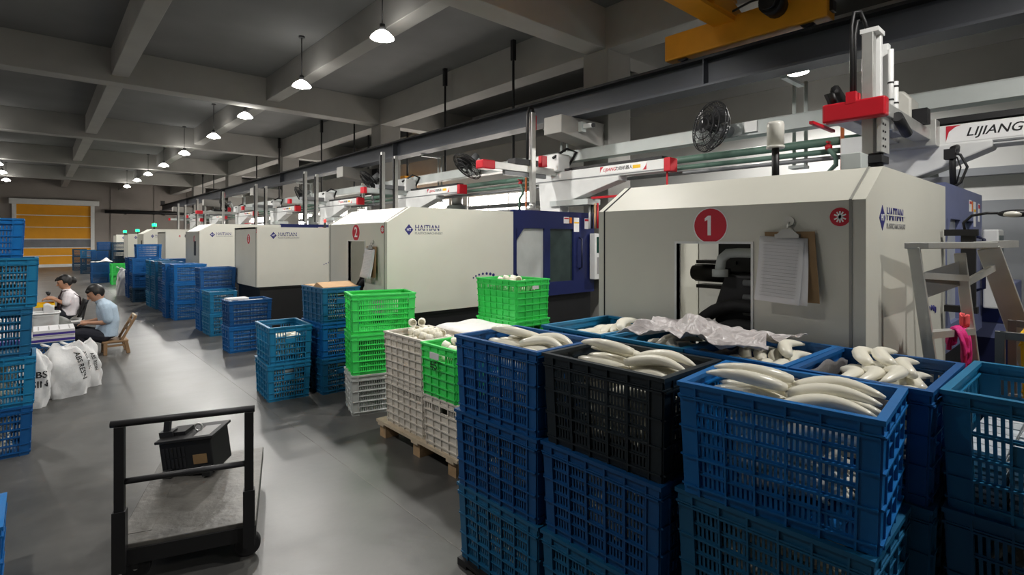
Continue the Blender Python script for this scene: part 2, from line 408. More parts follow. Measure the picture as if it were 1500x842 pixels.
# ---------------------------------------------------------------- crane runway and crane
rw = thing('crane_runway', 'long dark grey steel crane runway beam along the column row', 'beam', (5.72, 0, 3.32))
b = MB(); b.box(-0.14, 0.14, -6, 38.6, 0, 0.025); b.build('bottom_flange', 'rail_paint', rw)
b = MB(); b.box(-0.02, 0.02, -6, 38.6, 0.025, 0.31); b.build('web', 'rail_paint', rw)
b = MB(); b.box(-0.14, 0.14, -6, 38.6, 0.31, 0.335); b.build('top_flange', 'dark_steel', rw)
b = MB(); b.box(-0.03, 0.03, -6, 38.6, 0.335, 0.38); b.build('crane_rail', 'dark_steel', rw)
b = MB(); b.box(-0.1, 0.1, 38.4, 38.55, 0.335, 0.62); b.build('end_stop', 'dark_steel', rw)
for i in range(6):
    b = MB(); y = -4 + 7.0 * i; b.box(-0.13, -0.02, y, y + 0.012, 0.025, 0.31); b.build('stiffener', 'rail_paint', rw)
def crane(loc, label, y_half=0.88):
    o = thing('overhead_crane', label, 'crane', loc)
    b = MB(); b.box(-0.11, 0.11, -y_half, y_half, 0.03, 0.33); b.build('end_carriage', 'crane_yellow', o, 0.015)
    for s in (-1, 1):
        b = MB(); b.cyl((-0.06, s * (y_half - 0.2), 0.08), (0.06, s * (y_half - 0.2), 0.08), 0.08); b.build('wheel', 'dark_steel', o)
        b = MB(); b.box(-0.05, 0.05, s * y_half - 0.03, s * y_half + 0.03, 0.1, 0.2); b.build('buffer', 'black', o)
    b = MB(); b.box(-11.5, -0.05, 0.02, 0.04 + 0.22, 0.26, 0.30); b.build('lower_flange', 'crane_yellow', o)
    b = MB(); b.box(-11.5, -0.05, 0.12, 0.16, 0.30, 0.465); b.build('girder_web', 'crane_yellow', o)
    b = MB(); b.box(-11.5, -0.05, 0.02, 0.26, 0.465, 0.495); b.build('upper_flange', 'crane_yellow', o)
    b = MB(); b.prism([(-0.6, 0.30), (0.05, 0.30), (0.05, 0.36), (-0.25, 0.465), (-0.6, 0.465)], 'y', 0.0, 0.28); b.build('girder_gusset', 'crane_yellow', o)
    m = b = MB(); b.cyl((-0.3, -0.42, 0.26), (-0.08, -0.42, 0.26), 0.11); b.cyl((-0.36, -0.42, 0.26), (-0.3, -0.42, 0.26), 0.085); b.build('travel_motor', 'black', o)
    b = MB(); b.tube([(-0.25, -0.42, 0.34), (-0.22, -0.2, 0.36), (-0.2, 0.05, 0.32), (-0.3, 0.15, 0.36)], 0.012, 6); b.build('motor_cable', 'black', o)
    b = MB(); b.cyl((-0.2, -0.42, 0.34), (-0.2, -0.42, 0.62), 0.025); b.build('conduit', 'grey_metal', o)
    return o
crane((5.72, 2.63, 3.698), 'orange yellow overhead travelling crane on the runway above the first machine')
# far crane in the next bay, seen under the runway
o = thing('far_crane', 'small ochre crane girder in the next bay beyond the cable tray', 'crane', (7.9, 14.5, 3.05))
b = MB(); b.box(-0.15, 0.15, -1.3, 1.3, 0, 0.35); b.build('end_carriage', 'crane_yellow', o, 0.01)
b = MB(); b.box(-0.1, 0.1, -1.6, 1.6, -0.06, 0); b.build('track', 'rail_paint', o)
for y in (-1.2, 1.2): b = MB(); b.cyl((0, y, 0.3), (0, y, 1.99), 0.03); b.build('hanger', 'dark_steel', o)
# ceiling hangers
for px, py in ((752, 75), (652, 117), (519, 173), (471, 187), (409, 224), (376, 232), (313, 252), (297, 258)):
    q = px_x(px, py, 6.15)
    o = thing('tray_hanger', 'thin dark drop rod from the ceiling down to the cable tray', 'hanger rod', (6.15, q.y, 2.95), 0, 'drop rods along the cable tray')
    b = MB(); b.cyl((0, 0, 0), (0, 0, SLAB - 2.95), 0.022, n=8); b.build('rod', 'dark_steel', o)
    b = MB(); b.box(-0.035, 0.035, -0.035, 0.035, SLAB - 2.95 - 0.35, SLAB - 2.95); b.build('ceiling_bracket', 'dark_steel', o)
# cable tray, pipes
ct = thing('cable_tray', 'long pale grey cable tray running below the crane runway', 'cable tray', (6.12, 0, 2.78))
b = MB(); b.box(-0.10, 0.10, -6, 34, 0, 0.012); b.build('tray_bottom', 'pale_metal', ct)
b = MB(); b.box(-0.10, -0.088, -6, 34, 0.012, 0.15); b.build('tray_side', 'pale_metal', ct)
b = MB(); b.box(0.088, 0.10, -6, 34, 0.012, 0.15); b.build('tray_side', 'pale_metal', ct)
b = MB(); b.box(-0.105, 0.105, -6, 34, 0.15, 0.156); b.build('tray_lid', 'pale_metal', ct)
b = MB(); b.box(-0.125, -0.10, 2.58, 2.72, 0.03, 0.15); bo = b.build('junction_box', 'white_metal', ct)
for k, (dz, dx, m, r) in enumerate(((2.62, 6.435, 'green_pipe', 0.045), (2.52, 6.445, 'green_pipe', 0.03), (2.45, 6.45, 'grey_metal', 0.025))):
    o = thing('pipe_run', ['thick green water pipe under the cable tray', 'thinner green water pipe beside the thick one under the cable tray', 'slim grey conduit lowest under the cable tray'][k], 'pipe', (dx - 0.25, 0, dz))
    segs = [(-6, 1.0), (1.0, 12.0), (12.0, 34.0)]
    for a, c_ in segs:
        b = MB(); b.cyl((0, a, 0), (0, c_, 0), r, n=10); b.build('pipe_length', m, o)
        b = MB(); b.cyl((0, c_ - 0.05, 0), (0, c_ + 0.05, 0), r * 1.3, n=10); b.build('coupling', 'grey_metal', o)
for k in range(7):    # U brackets that hold tray and pipes under the runway
    y = 2.22 + 3.5 * k
    o = thing('tray_support', 'pale twin tube support frame holding the cable tray under the runway', 'support', (6.25, y, 2.4), 0, 'tray support frames')
    b = MB(); b.cyl((0, -0.06, 0), (0, -0.06, 0.92), 0.02, n=8); b.build('upright', 'pale_metal', o)
    b = MB(); b.cyl((0, 0.06, 0), (0, 0.06, 0.92), 0.02, n=8); b.build('upright', 'pale_metal', o)
    b = MB(); b.box(-0.45, 0.04, -0.03, 0.03, 0.88, 0.91); b.build('top_arm', 'pale_metal', o)
    b = MB(); b.box(-0.12, 0.04, -0.08, 0.08, -0.03, 0.0); b.build('foot_arm', 'pale_metal', o)
for y, label in ((1.9, 'pair of green and copper drop pipes beside the beacon of the first machine'), (6.6, 'green and copper drop pipes behind the second machine')):
    o = thing('drop_pipe', label, 'pipe', (6.12, y, 0.9))
    b = MB(); b.tube([(0.05, 0, 1.72), (0.0, 0, 1.68), (-0.03, -0.02, 1.62), (-0.03, -0.08, 1.54), (-0.03, -0.08, 1.46), (-0.03, 0.0, 1.38), (-0.03, 0.0, -0.9)], 0.024, 8); b.build('green_pipe', 'green_pipe', o)
    b = MB(); b.cyl((0, -0.13, -0.9), (0, -0.13, 1.85), 0.018, n=8); b.build('copper_pipe', 'copper', o)
    b = MB(); b.ball((-0.02, -0.01, 1.65), 0.036); b.box(-0.07, 0.03, -0.02, 0.0, 1.69, 1.71); b.build('valve', 'red_paint', o)
# box (speaker like) on the far column and small camera on the near corbel
o = thing('security_camera', 'small white camera fixed on the side of the near concrete corbel', 'camera', (5.78, CY[1] - 0.17, 3.2))
b = MB(); b.box(-0.07, 0.03, -0.06, 0.0, -0.08, 0.06); b.build('mounting_box', 'pale_metal', o)
b = MB(); b.bar((0.0, -0.06, 0.0), (-0.04, -0.24, -0.02), 0.06); b.build('camera_body', 'white_metal', o)
b = MB(); b.cyl((-0.04, -0.24, -0.02), (-0.044, -0.262, -0.022), 0.03); b.build('lens', 'black', o)
o = thing('wall_speaker', 'small black box on the second column under the runway', 'speaker', (6.2, CY[2] - 0.31, 2.99))
b = MB(); b.box(-0.1, 0.1, -0.14, 0.14, 0, 0.32); b.build('cabinet', 'black', o, 0.01)
b = MB(); b.box(-0.104, -0.1, -0.11, 0.11, 0.03, 0.29); b.build('grille', 'dark_steel', o)

# ---------------------------------------------------------------- injection moulding machines
FX, WD, ZB, ZS, ZT = 2.7, 1.48, 0.80, 1.775, 1.945
def logo(o, x0, z, s=1.0):
    b = MB(); r = 0.052 * s
    b.prism([(x0 - 0.062 * s - r, z), (x0 - 0.062 * s, z - r * 1.15), (x0 - 0.062 * s + r, z), (x0 - 0.062 * s, z + r * 1.15)], 'y', -0.0015, 0.0005)
    b.build('logo_diamond', 'decal_navy', o)
    text('HT', 0.042 * s, 'decal_white', o, (x0 - 0.062 * s, -0.0022, z), FACE_NEAR)
    text('HAITIAN', 0.088 * s, 'decal_navy', o, (x0 + 0.01, -0.001, z + 0.018 * s), FACE_NEAR, align='LEFT', sx=0.92)
    b = MB(); b.box(x0, x0 + 0.37 * s, -0.0024, -0.001, z + 0.014 * s, z + 0.02 * s); b.build('logo_slit', 'cream', o)
    text('PLASTICS MACHINERY', 0.036 * s, 'decal_grey', o, (x0 + 0.01, -0.001, z - 0.038 * s), FACE_NEAR, align='LEFT')
def number_decal(o, ch, y, z, r, x=0.0):
    disc(r * 1.06, 'decal_white', o, (x, y, z), FACE_AISLE, 'decal_border')
    disc(r, 'decal_red', o, (x - 0.001, y, z), FACE_AISLE, 'number_decal')
    if ch == '1':
        b = MB(); k = r / 0.092
        b.prism([(y - 0.005 * k, z - 0.052 * k), (y - 0.005 * k, z + 0.054 * k), (y + 0.012 * k, z + 0.054 * k), (y + 0.030 * k, z + 0.040 * k), (y + 0.030 * k, z + 0.024 * k), (y + 0.014 * k, z + 0.032 * k), (y + 0.014 * k, z - 0.052 * k)], 'x', x - 0.0035, x - 0.0025)
        b.build('numeral', 'decal_white', o)
    else: text(ch, r * 1.75, 'decal_white', o, (x - 0.003, y, z), FACE_AISLE)
def star_decal(o, y, z, r):
    disc(r, 'decal_red', o, (0, y, z), FACE_AISLE, 'star_decal')
    b = MB()
    for a in (90, 25, -25, 60, -60):
        a = R(a); b.bar((-0.0025, -math.cos(a) * r * 0.62, math.sin(a) * r * 0.62), (-0.0025, math.cos(a) * r * 0.62, -math.sin(a) * r * 0.62), 0.15 * r, 0.001, up=(1, 0, 0))
    s = b.build('star_mark', 'decal_white', o); s.location = (0, y, z)
OY0, OY1, OZ0, OZ1 = 0.50, 0.92, 0.98, 1.575
def machine(y0, num, style, label, logo_on=True, door='navy'):
    o = thing('moulding_machine', label, 'machine', (FX, y0, 0), 0, 'injection moulding machines in a row')
    wd = WD if style != 'boxy' else 1.34
    zt = ZT if style != 'boxy' else 1.80
    ch = 0.28 if style != 'boxy' else 0.0
    opening = style == 'open'
    # aisle side panel
    b = MB()
    if opening:
        b.box(0, 0.03, 0.03, OY0, ZB, ZS); b.box(0, 0.03, OY1, wd - 0.03, ZB, ZS); b.box(0, 0.03, OY0, OY1, ZB, OZ0); b.box(0, 0.03, OY0, OY1, OZ1, ZS)
    else:
        b.box(0, 0.03, 0.03, wd - 0.03, ZB, ZS if ch else zt)
    b.build('aisle_panel', 'cream', o)
    if opening:
        b = MB(); t = 0.012
        b.box(-0.006, 0.04, OY0 - t, OY0, OZ0 - t, OZ1 + t); b.box(-0.006, 0.04, OY1, OY1 + t, OZ0 - t, OZ1 + t)
        b.box(-0.006, 0.04, OY0, OY1, OZ0 - t, OZ0); b.box(-0.006, 0.04, OY0, OY1, OZ1, OZ1 + t); b.build('opening_frame', 'white_metal', o)
    if ch:
        b = MB(); b.prism([(0, ZS), (0.03, ZS), (ch + 0.015, zt - 0.03), (ch, zt)], 'y', 0.03, wd - 0.03); b.build('sloping_panel', 'cream', o)
    b = MB(); b.box(ch, 0.55 if opening else 1.76, 0.03, wd - 0.03, zt - 0.03, zt); b.build('roof_panel', 'cream', o)
    poly = [(0.0, ZB), (1.76, ZB), (1.76, zt), (ch, zt), (0.0, ZS if ch else zt)]
    b = MB(); b.prism(poly, 'y', 0.0, 0.03); b.build('near_panel', 'cream', o)
    b = MB(); b.prism(poly, 'y', wd - 0.03, wd); b.build('far_panel', 'cream', o)
    # dark seam strips along the panel joints
    b = MB(); b.box(-0.004, 0.0, 0.052, 0.064, ZB, ZS); b.bar((-0.003, 0.058, ZS), (ch - 0.003, 0.058, zt + 0.001), 0.012, 0.006)
    b.build('panel_seam', 'cream_edge', o)
    b = MB(); b.box(-0.003, 0.0, wd - 0.05, wd - 0.042, ZB, ZS); b.bar((-0.003, wd - 0.046, ZS), (ch - 0.003, wd - 0.046, zt + 0.001), 0.008, 0.006)
    b.build('panel_seam', 'black', o)
    # base frame
    b = MB(); b.box(0.06, 1.75, 0.05, wd - 0.05, 0.0, ZB - 0.03); b.box(0.03, 1.76, 0.02, wd - 0.02, ZB - 0.03, ZB); b.build('base_frame', 'machine_black', o)
    for x in (0.25, 1.5):
        b = MB(); b.cyl((x, 0.02, 0.0), (x, 0.02, 0.06), 0.06); b.build('levelling_foot', 'grey_metal', o)
    # mould section with safety door
    xd0, xd1 = 1.76, 3.35
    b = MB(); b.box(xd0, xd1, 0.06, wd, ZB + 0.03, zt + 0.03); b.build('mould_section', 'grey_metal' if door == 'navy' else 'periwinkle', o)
    sd = MB(); zc0, zc1 = ZB + 0.04, zt + 0.03
    sd.box(xd0, xd1, 0.0, 0.06, zc0, 1.02); sd.box(xd0, xd1, 0.0, 0.06, 1.74, zc1)
    sd.box(xd0, xd0 + 0.06, 0.0, 0.06, 1.02, 1.74); sd.box(xd0 + 0.56, xd0 + 0.67, 0.0, 0.06, 1.02, 1.74); sd.box(xd0 + 1.14, xd1, 0.0, 0.06, 1.02, 1.74)
    for z, s in ((1.02, 1), (1.74, -1)): sd.prism([(xd0 + 0.05, z), (xd0 + 0.19, z), (xd0 + 0.05, z + s * 0.16)], 'y', 0.0, 0.06)
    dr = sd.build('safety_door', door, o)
    b = MB(); b.box(xd0 + 0.06, xd0 + 0.56, 0.03, 0.036, 1.02, 1.74); b.build('window_pane', 'glass_pale', dr)
    b = MB(); b.box(xd0 + 0.67, xd0 + 1.14, 0.03, 0.036, 1.02, 1.74); b.build('window_pane', 'glass_dark', dr)
    b = MB(); b.tube([(xd0 + 1.26, 0, 1.62), (xd0 + 1.26, -0.05, 1.6), (xd0 + 1.26, -0.05, 1.2), (xd0 + 1.26, 0, 1.18)], 0.014, 6); b.build('door_handle', 'navy_dark', dr)
    for x, z, w_, h_, m in ((0.99, 1.86, 0.11, 0.09, 'decal_white'), (1.08, 1.86, 0.05, 0.08, 'decal_orange'), (1.2, 1.80, 0.11, 0.2, 'decal_white'), (1.2, 1.83, 0.1, 0.02, 'decal_yellow'), (1.42, 1.82, 0.09, 0.15, 'decal_white'), (1.42, 1.87, 0.08, 0.03, 'decal_red'), (0.99, 1.885, 0.09, 0.02, 'decal_red')):
        b = MB(); b.box(xd0 + x - w_ / 2, xd0 + x + w_ / 2, -0.003 if m in ('decal_yellow', 'decal_red') else -0.0015, 0.001, z - h_ / 2, z + h_ / 2); b.build('sticker', m, dr)
    b = MB(); b.box(xd0, xd1, 0.07, wd - 0.06, 0, ZB + 0.04); b.build('mould_base', 'machine_black', o)
    # control panel
    cp = MB(); cp.box(3.22, 3.56, -0.12, -0.02, 1.02, 1.68); cp = cp.build('control_panel', 'white_metal', o, 0.012)
    b = MB(); b.box(3.26, 3.52, -0.123, -0.119, 1.40, 1.63); b.build('display', 'screen', cp)
    b = MB(); b.box(3.27, 3.51, -0.124, -0.119, 1.1, 1.34); b.build('keypad', 'decal_grey', cp)
    b = MB(); b.bar((3.4, -0.02, 1.3), (3.4, 0.3, 1.3), 0.08); b.build('panel_arm', 'grey_metal', o)
    # injection unit and hopper
    b = MB(); b.box(3.35, 5.3, 0.47, wd - 0.47, 0, 0.86); b.build('injection_base', 'cream', o, 0.01)
    b = MB(); b.prism([(3.45, 0.9), (5.2, 0.9), (5.2, 1.25), (4.9, 1.38), (3.45, 1.38)], 'y', 0.5, wd - 0.5); b.build('barrel_cover', 'cream', o, 0.01)
    hp = MB(); hp.lathe([(0.0, 1.38), (0.07, 1.38), (0.08, 1.6), (0.24, 1.85), (0.25, 2.35), (0.22, 2.38), (0.0, 2.4)], (4.55, wd / 2, 0), 18); hp = hp.build('hopper', 'pale_metal', o)
    b = MB(); b.cyl((4.55, wd / 2, 2.38), (4.55, wd / 2, 2.62), 0.13); b.cyl((4.55, wd / 2, 2.62), (4.55, wd / 2, 2.72), 0.07); b.build('loader', 'steel', hp)
    # decals
    if logo_on: logo(o, 0.32, 1.70 if ch else 1.66)
    else:
        text('4', 0.10, 'decal_red', o, (0.34, -0.001, 1.68), FACE_NEAR)
        text('精 密', 0.10, 'print_black', o, (0.46, -0.001, 1.68), FACE_NEAR, align='LEFT')
    if num:
        number_decal(o, num, 0.72 if opening else wd * 0.35, 1.672 if opening else 1.60, 0.092 if opening else 0.085)
        star_decal(o, 0.10 if opening else 0.04, 1.70 if opening else 1.73, 0.042 if opening else 0.03)
    if style == 'slot':
        b = MB(); b.box(-0.004, 0.002, 0.34, 0.56, 1.22, 1.55); b.build('vent_slot', 'black', o)
    # rising row of dots
    b = MB()
    for i in range(7):
        a = R(150 - 17 * i); xx, zz = 1.30 + 0.20 * math.cos(a), 1.10 + 0.085 * math.sin(a)
        b = MB(); b.cyl((xx, -0.004, zz), (xx, 0, zz), 0.009 + 0.0018 * i, n=12); b.build('dot_decal', 'decal_navy', o)
    if opening: mechanism(o, wd)
    return o
def mechanism(o, wd):
    b = MB(); b.box(1.2, 1.25, 0.04, wd - 0.04, ZB, 1.74); b.box(0.03, 1.7, 0.03, wd - 0.03, ZB, ZB + 0.02); b.build('inner_plate', 'wall_white', o)
    k = MB(); k.box(0.36, 0.62, 0.50, 0.86, 1.40, 1.60); k.box(0.34, 0.7, 0.50, 0.98, 1.58, 1.72); k.box(0.40, 0.6, 0.5, 0.80, 1.25, 1.42); k.build('toggle_block', 'machine_black', o, 0.01)
    k = MB(); k.prism([(0.45, 1.0), (0.80, 1.0), (0.80, 1.22), (0.74, 1.40), (0.45, 1.40)], 'x', 0.20, 0.50); k.build('cylinder_block', 'dark_steel', o, 0.015)
    k = MB(); k.cyl((0.40, 0.78, 1.39), (0.40, 1.02, 1.39), 0.055); k.cyl((0.40, 1.02, 1.39), (0.40, 1.04, 1.39), 0.045); k.build('piston', 'machine_black', o)
    k = MB(); k.box(0.34, 0.46, 0.74, 0.99, 1.45, 1.47); k.box(0.34, 0.46, 0.74, 0.99, 1.30, 1.32); k.build('piston_guard', 'machine_black', o)
    for z in (1.36, 1.28, 1.20):
        b = MB(); b.cyl((0.18, 0.40, z), (0.18, 0.62, z), 0.018); b.build('tie_rod', 'grey_metal', o)
    b = MB(); b.tube([(0.14, 0.40, 1.525), (0.14, 0.63, 1.525), (0.14, 0.69, 1.52), (0.14, 0.725, 1.49), (0.14, 0.735, 1.44), (0.14, 0.735, 1.41)], 0.027, 10)
    pe = b.build('pale_pipe_elbow', 'pale_metal', o)
    b = MB(); b.cyl((0.14, 0.735, 1.39), (0.14, 0.735, 1.43), 0.042); b.build('pipe_collar', 'pale_metal', pe)
    for rr, yy, xx in ((0.24, 0.58, 0.08), (0.34, 0.60, 0.14)):
        pts = [(xx, yy + rr * math.cos(R(a)), 0.90 + rr * math.sin(R(a))) for a in range(0, 181, 12)]
        b = MB(); b.tube(pts, 0.036, 10); b.build('hydraulic_hose', 'rubber', o)
    b = MB(); b.tube([(0.1, 0.95, 1.0), (0.12, 0.90, 1.10), (0.2, 0.84, 1.15)], 0.014, 8); b.build('thin_hose', 'black', o)
MYS = [0.69, 4.95, 9.32, 13.5, 17.7, 21.9, 26.1, 30.3]
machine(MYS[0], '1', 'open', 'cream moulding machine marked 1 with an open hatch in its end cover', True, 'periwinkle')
machine(MYS[1], '2', 'open', 'cream moulding machine marked 2 with a navy safety door')
machine(MYS[2], '3', 'boxy', 'square-cornered cream moulding machine marked 3 next to machine 2')
machine(MYS[3], '4', 'slot', 'cream moulding machine with sloping shoulder and dark slot behind machine 3')
machine(MYS[4], '', 'boxy', 'beige moulding machine with red and black lettering down the row', False)
machine(MYS[5], '', 'slot', 'sixth cream moulding machine in the row from machine 1')
machine(MYS[6], '', 'boxy', 'seventh cream moulding machine in the row from machine 1')
machine(MYS[7], '', 'boxy', 'last cream moulding machine in the row by the far end wall')

# beacon on machine 1
q = px_x(1136, 240, 3.55)
o = thing('beacon_lamp', 'white cylinder beacon lamp on a black post on the roof of machine 1', 'beacon', (3.55, q.y, ZT))
b = MB(); b.box(-0.07, 0.05, -0.05, 0.05, 0, 0.012); b.build('foot_plate', 'black', o)
b = MB(); b.cyl((0, 0, 0.012), (0, 0, 0.24), 0.022); b.build('post', 'black', o)
b = MB(); b.cyl((0, 0, 0.24), (0, 0, 0.255), 0.055); b.build('collar', 'frosted', o)
b = MB(); b.lathe([(0.0, 0.255), (0.05, 0.255), (0.052, 0.39), (0.046, 0.41), (0.0, 0.412)]); b.build('lens', 'frosted', o)
for k, (y, m) in enumerate(((21.9, 'green_lamp'), (26.1, 'green_lamp'), (30.3, 'green_lamp'))):
    o = thing('signal_lamp', 'lit green signal lamp on the roof of a machine far down the row', 'beacon', (FX + 0.35, y + 0.3, 1.80 if k else ZT), 0, 'green signal lamps')
    b = MB(); b.cyl((0, 0, 0), (0, 0, 0.1), 0.03); b.build('post', 'black', o)
    b = MB(); b.lathe([(0, 0.1), (0.07, 0.1), (0.07, 0.19), (0, 0.21)], n=12); b.build('lens', m, o)
o = thing('signal_lamp', 'small lit red signal lamp on the roof of machine 3', 'beacon', (FX + 1.35, MYS[2] + 0.5, 1.80))
b = MB(); b.cyl((0, 0, 0), (0, 0, 0.12), 0.02); b.build('post', 'black', o)
b = MB(); b.lathe([(0, 0.12), (0.022, 0.12), (0.022, 0.17), (0, 0.18)], n=12); b.build('lens', 'red_lamp', o)

# clipboards that hang on the number panels
def clipboard(y, z, label):
    o = thing('clipboard', label, 'clipboard', (FX, y, z), 0, 'clipboards on the machine covers')
    b = MB(); b.cyl((0, 0, 0.05), (-0.012, 0, 0.05), 0.024); b.tube([(-0.012, 0, 0.045), (-0.03, 0, 0.03), (-0.03, 0, 0.012), (-0.015, 0, 0.012)], 0.004, 6); b.build('suction_hook', 'frosted', o)
    def tilt(x, yy, zz): return (x - 0.03 * (-zz / 0.32), yy - 0.03 * (-zz / 0.32), zz)
    b = MB(); b.box(-0.016, -0.012, -0.115, 0.112, -0.33, 0.0, tilt); b.build('board', 'hardboard', o, 0.0)
    for i, (dx, dy) in enumerate(((-0.022, 0.012), (-0.027, 0.026))):
        def pf(u, v):
            zz = -0.02 - 0.31 * v
            return (dx - 0.03 * v - 0.035 * v * v, (0.105 - 0.205 * u) + dy - 0.02 * v * (1 - i), zz - 0.012 * u)
        b = MB(); b.grid(pf, 6, 8); pp = b.build('paper_sheet', 'paper', o, solid=0.002)
        if i:
            b = MB()
            for r_ in range(17):
                v = 0.08 + r_ * 0.052; p0, p1 = pf(0.1, v), pf(0.9, v); b.bar((p0[0] - 0.002, p0[1], p0[2]), (p1[0] - 0.002, p1[1], p1[2]), 0.0014, 0.0008)
            b.build('printed_table', 'decal_grey', pp)
    b = MB(); b.box(-0.04, -0.014, -0.055, 0.055, -0.03, -0.012); b.prism([(-0.05, -0.014), (0.05, -0.014), (0.018, 0.014), (-0.018, 0.014)], 'x', -0.036, -0.02); b.build('clip', 'steel', o)
    return o
clipboard(1.005, 1.635, 'brown clipboard with printed sheets hanging on machine 1')
q = px_x(546, 356, FX); clipboard(q.y, 1.52, 'brown clipboard with white sheets hanging on machine 2')

# ---------------------------------------------------------------- take-out robots on the machines
def robot(k, kind, label):
    y0 = MYS[k]
    o = thing('takeout_robot', label, 'robot', (FX + 3.2, y0, 1.95), 0, 'take-out robots on the machines')
    zt = 1.975 if k not in (2, 4, 6, 7) else 1.83
    # pedestal and cantilever gusset (local z = world z - 1.95)
    g = MB(); g.prism([(0.45, zt - 1.95), (0.86, zt - 1.95), (0.90, 0.50), (-0.62, 0.50), (-0.62, 0.44), (0.30, 0.20), (0.45, 0.18)], 'x', -0.10, 0.10); g.build('pedestal', 'white_metal', o, 0.01)
    b = MB(); b.box(-0.14, 0.14, -0.12, 0.62, 0.14, 0.22); b.build('gusset_plate', 'pale_metal', o)
    bm = MB(); bm.box(-0.085, 0.085, -1.30, 1.0, 0.50, 0.655); bm = bm.build('traverse_beam', 'white_metal', o, 0.008)
    b = MB(); b.box(-0.09, -0.085, -1.30, 1.0, 0.515, 0.53); b.build('linear_guide', 'grey_metal', bm)
    b = MB(); b.box(-0.09, 0.09, -1.39, -1.30, 0.49, 0.665); b.build('end_cap', 'red_paint', o, 0.012)
    b = MB(); b.box(-0.05, 0.10, -1.25, 0.4, 0.665, 0.70); b.build('cable_chain', 'black', o)
    # sign plate
    b = MB(); b.box(-0.0875, -0.085, -1.05, -0.30, 0.545, 0.645); sp = b.build('sign_plate', 'decal_white', o)
    b = MB(); b.prism([(-0.30, 0.645), (-0.36, 0.645), (-0.345, 0.63), (-0.315, 0.60), (-0.30, 0.56)], 'x', -0.0885, -0.0874); b.build('red_corner', 'decal_red', sp)
    b = MB(); b.prism([(-1.05, 0.545), (-0.99, 0.545), (-1.01, 0.56), (-1.035, 0.59), (-1.05, 0.63)], 'x', -0.0885, -0.0874); b.build('red_corner', 'decal_red', sp)
    text('LIJIANG', 0.062, 'decal_red', sp, (-0.0885, -0.46, 0.597), FACE_AISLE, shear=0.25)
    text('力劲机器人', 0.055, 'print_black', sp, (-0.0885, -0.70, 0.597), FACE_AISLE)
    b = MB(); b.box(-0.0888, -0.0874, -0.96, -0.84, 0.575, 0.62); b.build('yellow_sticker', 'decal_yellow', sp)
    # carriage and kick arm
    b = MB(); b.prism([(0.42, 0.655), (0.95, 0.655), (0.95, 0.86), (0.88, 0.92), (0.42, 0.92)], 'x', -0.16, 0.10); b.build('carriage_cover', 'white_metal', o, 0.02)
    b = MB(); b.tube([(0.1, 0.5, 0.70), (0.1, 0.3, 0.95), (0.0, 0.4, 1.0), (-0.2, 0.5, 0.85)], 0.02, 7); b.build('cable_loop', 'black', o)
    if kind == 'single':
        a = MB(); a.box(-1.30, 0.08, 0.52, 0.66, 0.60, 0.70); a.build('kick_arm', 'alu', o, 0.006)
        b = MB(); b.box(-1.52, -1.30, 0.51, 0.67, 0.59, 0.71); b.build('arm_cap', 'red_paint', o, 0.015)
        b = MB(); b.box(-1.1, -0.3, 0.54, 0.60, 0.54, 0.60); b.build('arm_rail', 'grey_metal', o)
        b = MB(); b.box(-0.66, -0.58, 0.47, 0.53, 0.15, 1.46); b.build('vertical_arm', 'alu', o, 0.005)
        b = MB(); b.box(-0.585, -0.56, 0.475, 0.51, 1.22, 1.42); b.build('arm_marker', 'red_paint', o)
        b = MB(); b.tube([(-0.70, 0.52, 0.72), (-0.70, 0.52, 1.42), (-0.66, 0.52, 1.52), (-0.60, 0.52, 1.52), (-0.57, 0.52, 1.44)], 0.022, 7); b.build('hose', 'black', o)
        b = MB(); b.box(-0.95, -0.50, 0.50, 0.66, 0.70, 0.78); b.build('slide_block', 'black', o)
        b = MB(); b.box(-0.46, -0.36, 0.46, 0.54, 0.70, 0.86); b.build('arm_stop', 'red_paint', o)
        b = MB(); b.cyl((-0.62, 0.5, 0.08), (-0.62, 0.5, 0.17), 0.045); b.box(-0.70, -0.54, 0.45, 0.55, 0.035, 0.09); b.build('gripper', 'steel', o)
        b = MB(); b.box(-0.04, 0.0, -1.44, -0.1, 0.22, 0.25); b.box(-0.03, -0.015, -1.32, -1.30, 0.25, 0.5); b.build('red_guard_bar', 'red_paint', o)
        for i, m in enumerate(('white_metal', 'black', 'cardboard', 'red_paint')):
            b = MB(); b.cyl((0.02, -0.02 - 0.05 * i, -0.2), (0.02, -0.02 - 0.05 * i, 0.16), 0.014, n=7); b.build('service_hose', m, o)
    elif kind == 'twin':
        a = MB(); a.box(-1.0, 0.08, 0.50, 0.64, 0.58, 0.68); a.build('kick_arm', 'pale_metal', o, 0.006)
        for i, x in enumerate((-0.66, -0.36)):
            b = MB(); b.box(x - 0.035, x + 0.035, 0.44, 0.50, 0.1, 1.42 - 0.05 * i); b.build('vertical_arm', 'alu', o)
            b = MB(); b.box(x - 0.07, x - 0.04, 0.44, 0.48, 0.1, 1.36 - 0.05 * i); b.build('cable_strip', 'black', o)
        b = MB(); b.box(-0.75, 0.1, 0.46, 0.62, 0.68, 0.76); b.build('slide_block', 'grey_metal', o)
        b = MB(); b.box(-1.06, -1.0, 0.49, 0.65, 0.57, 0.69); b.build('arm_cap', 'red_paint', o)
        for x in (-0.66, -0.36):
            b = MB(); b.cyl((x, 0.47, 0.03), (x, 0.47, 0.12), 0.04); b.build('gripper', 'steel', o)
    return o
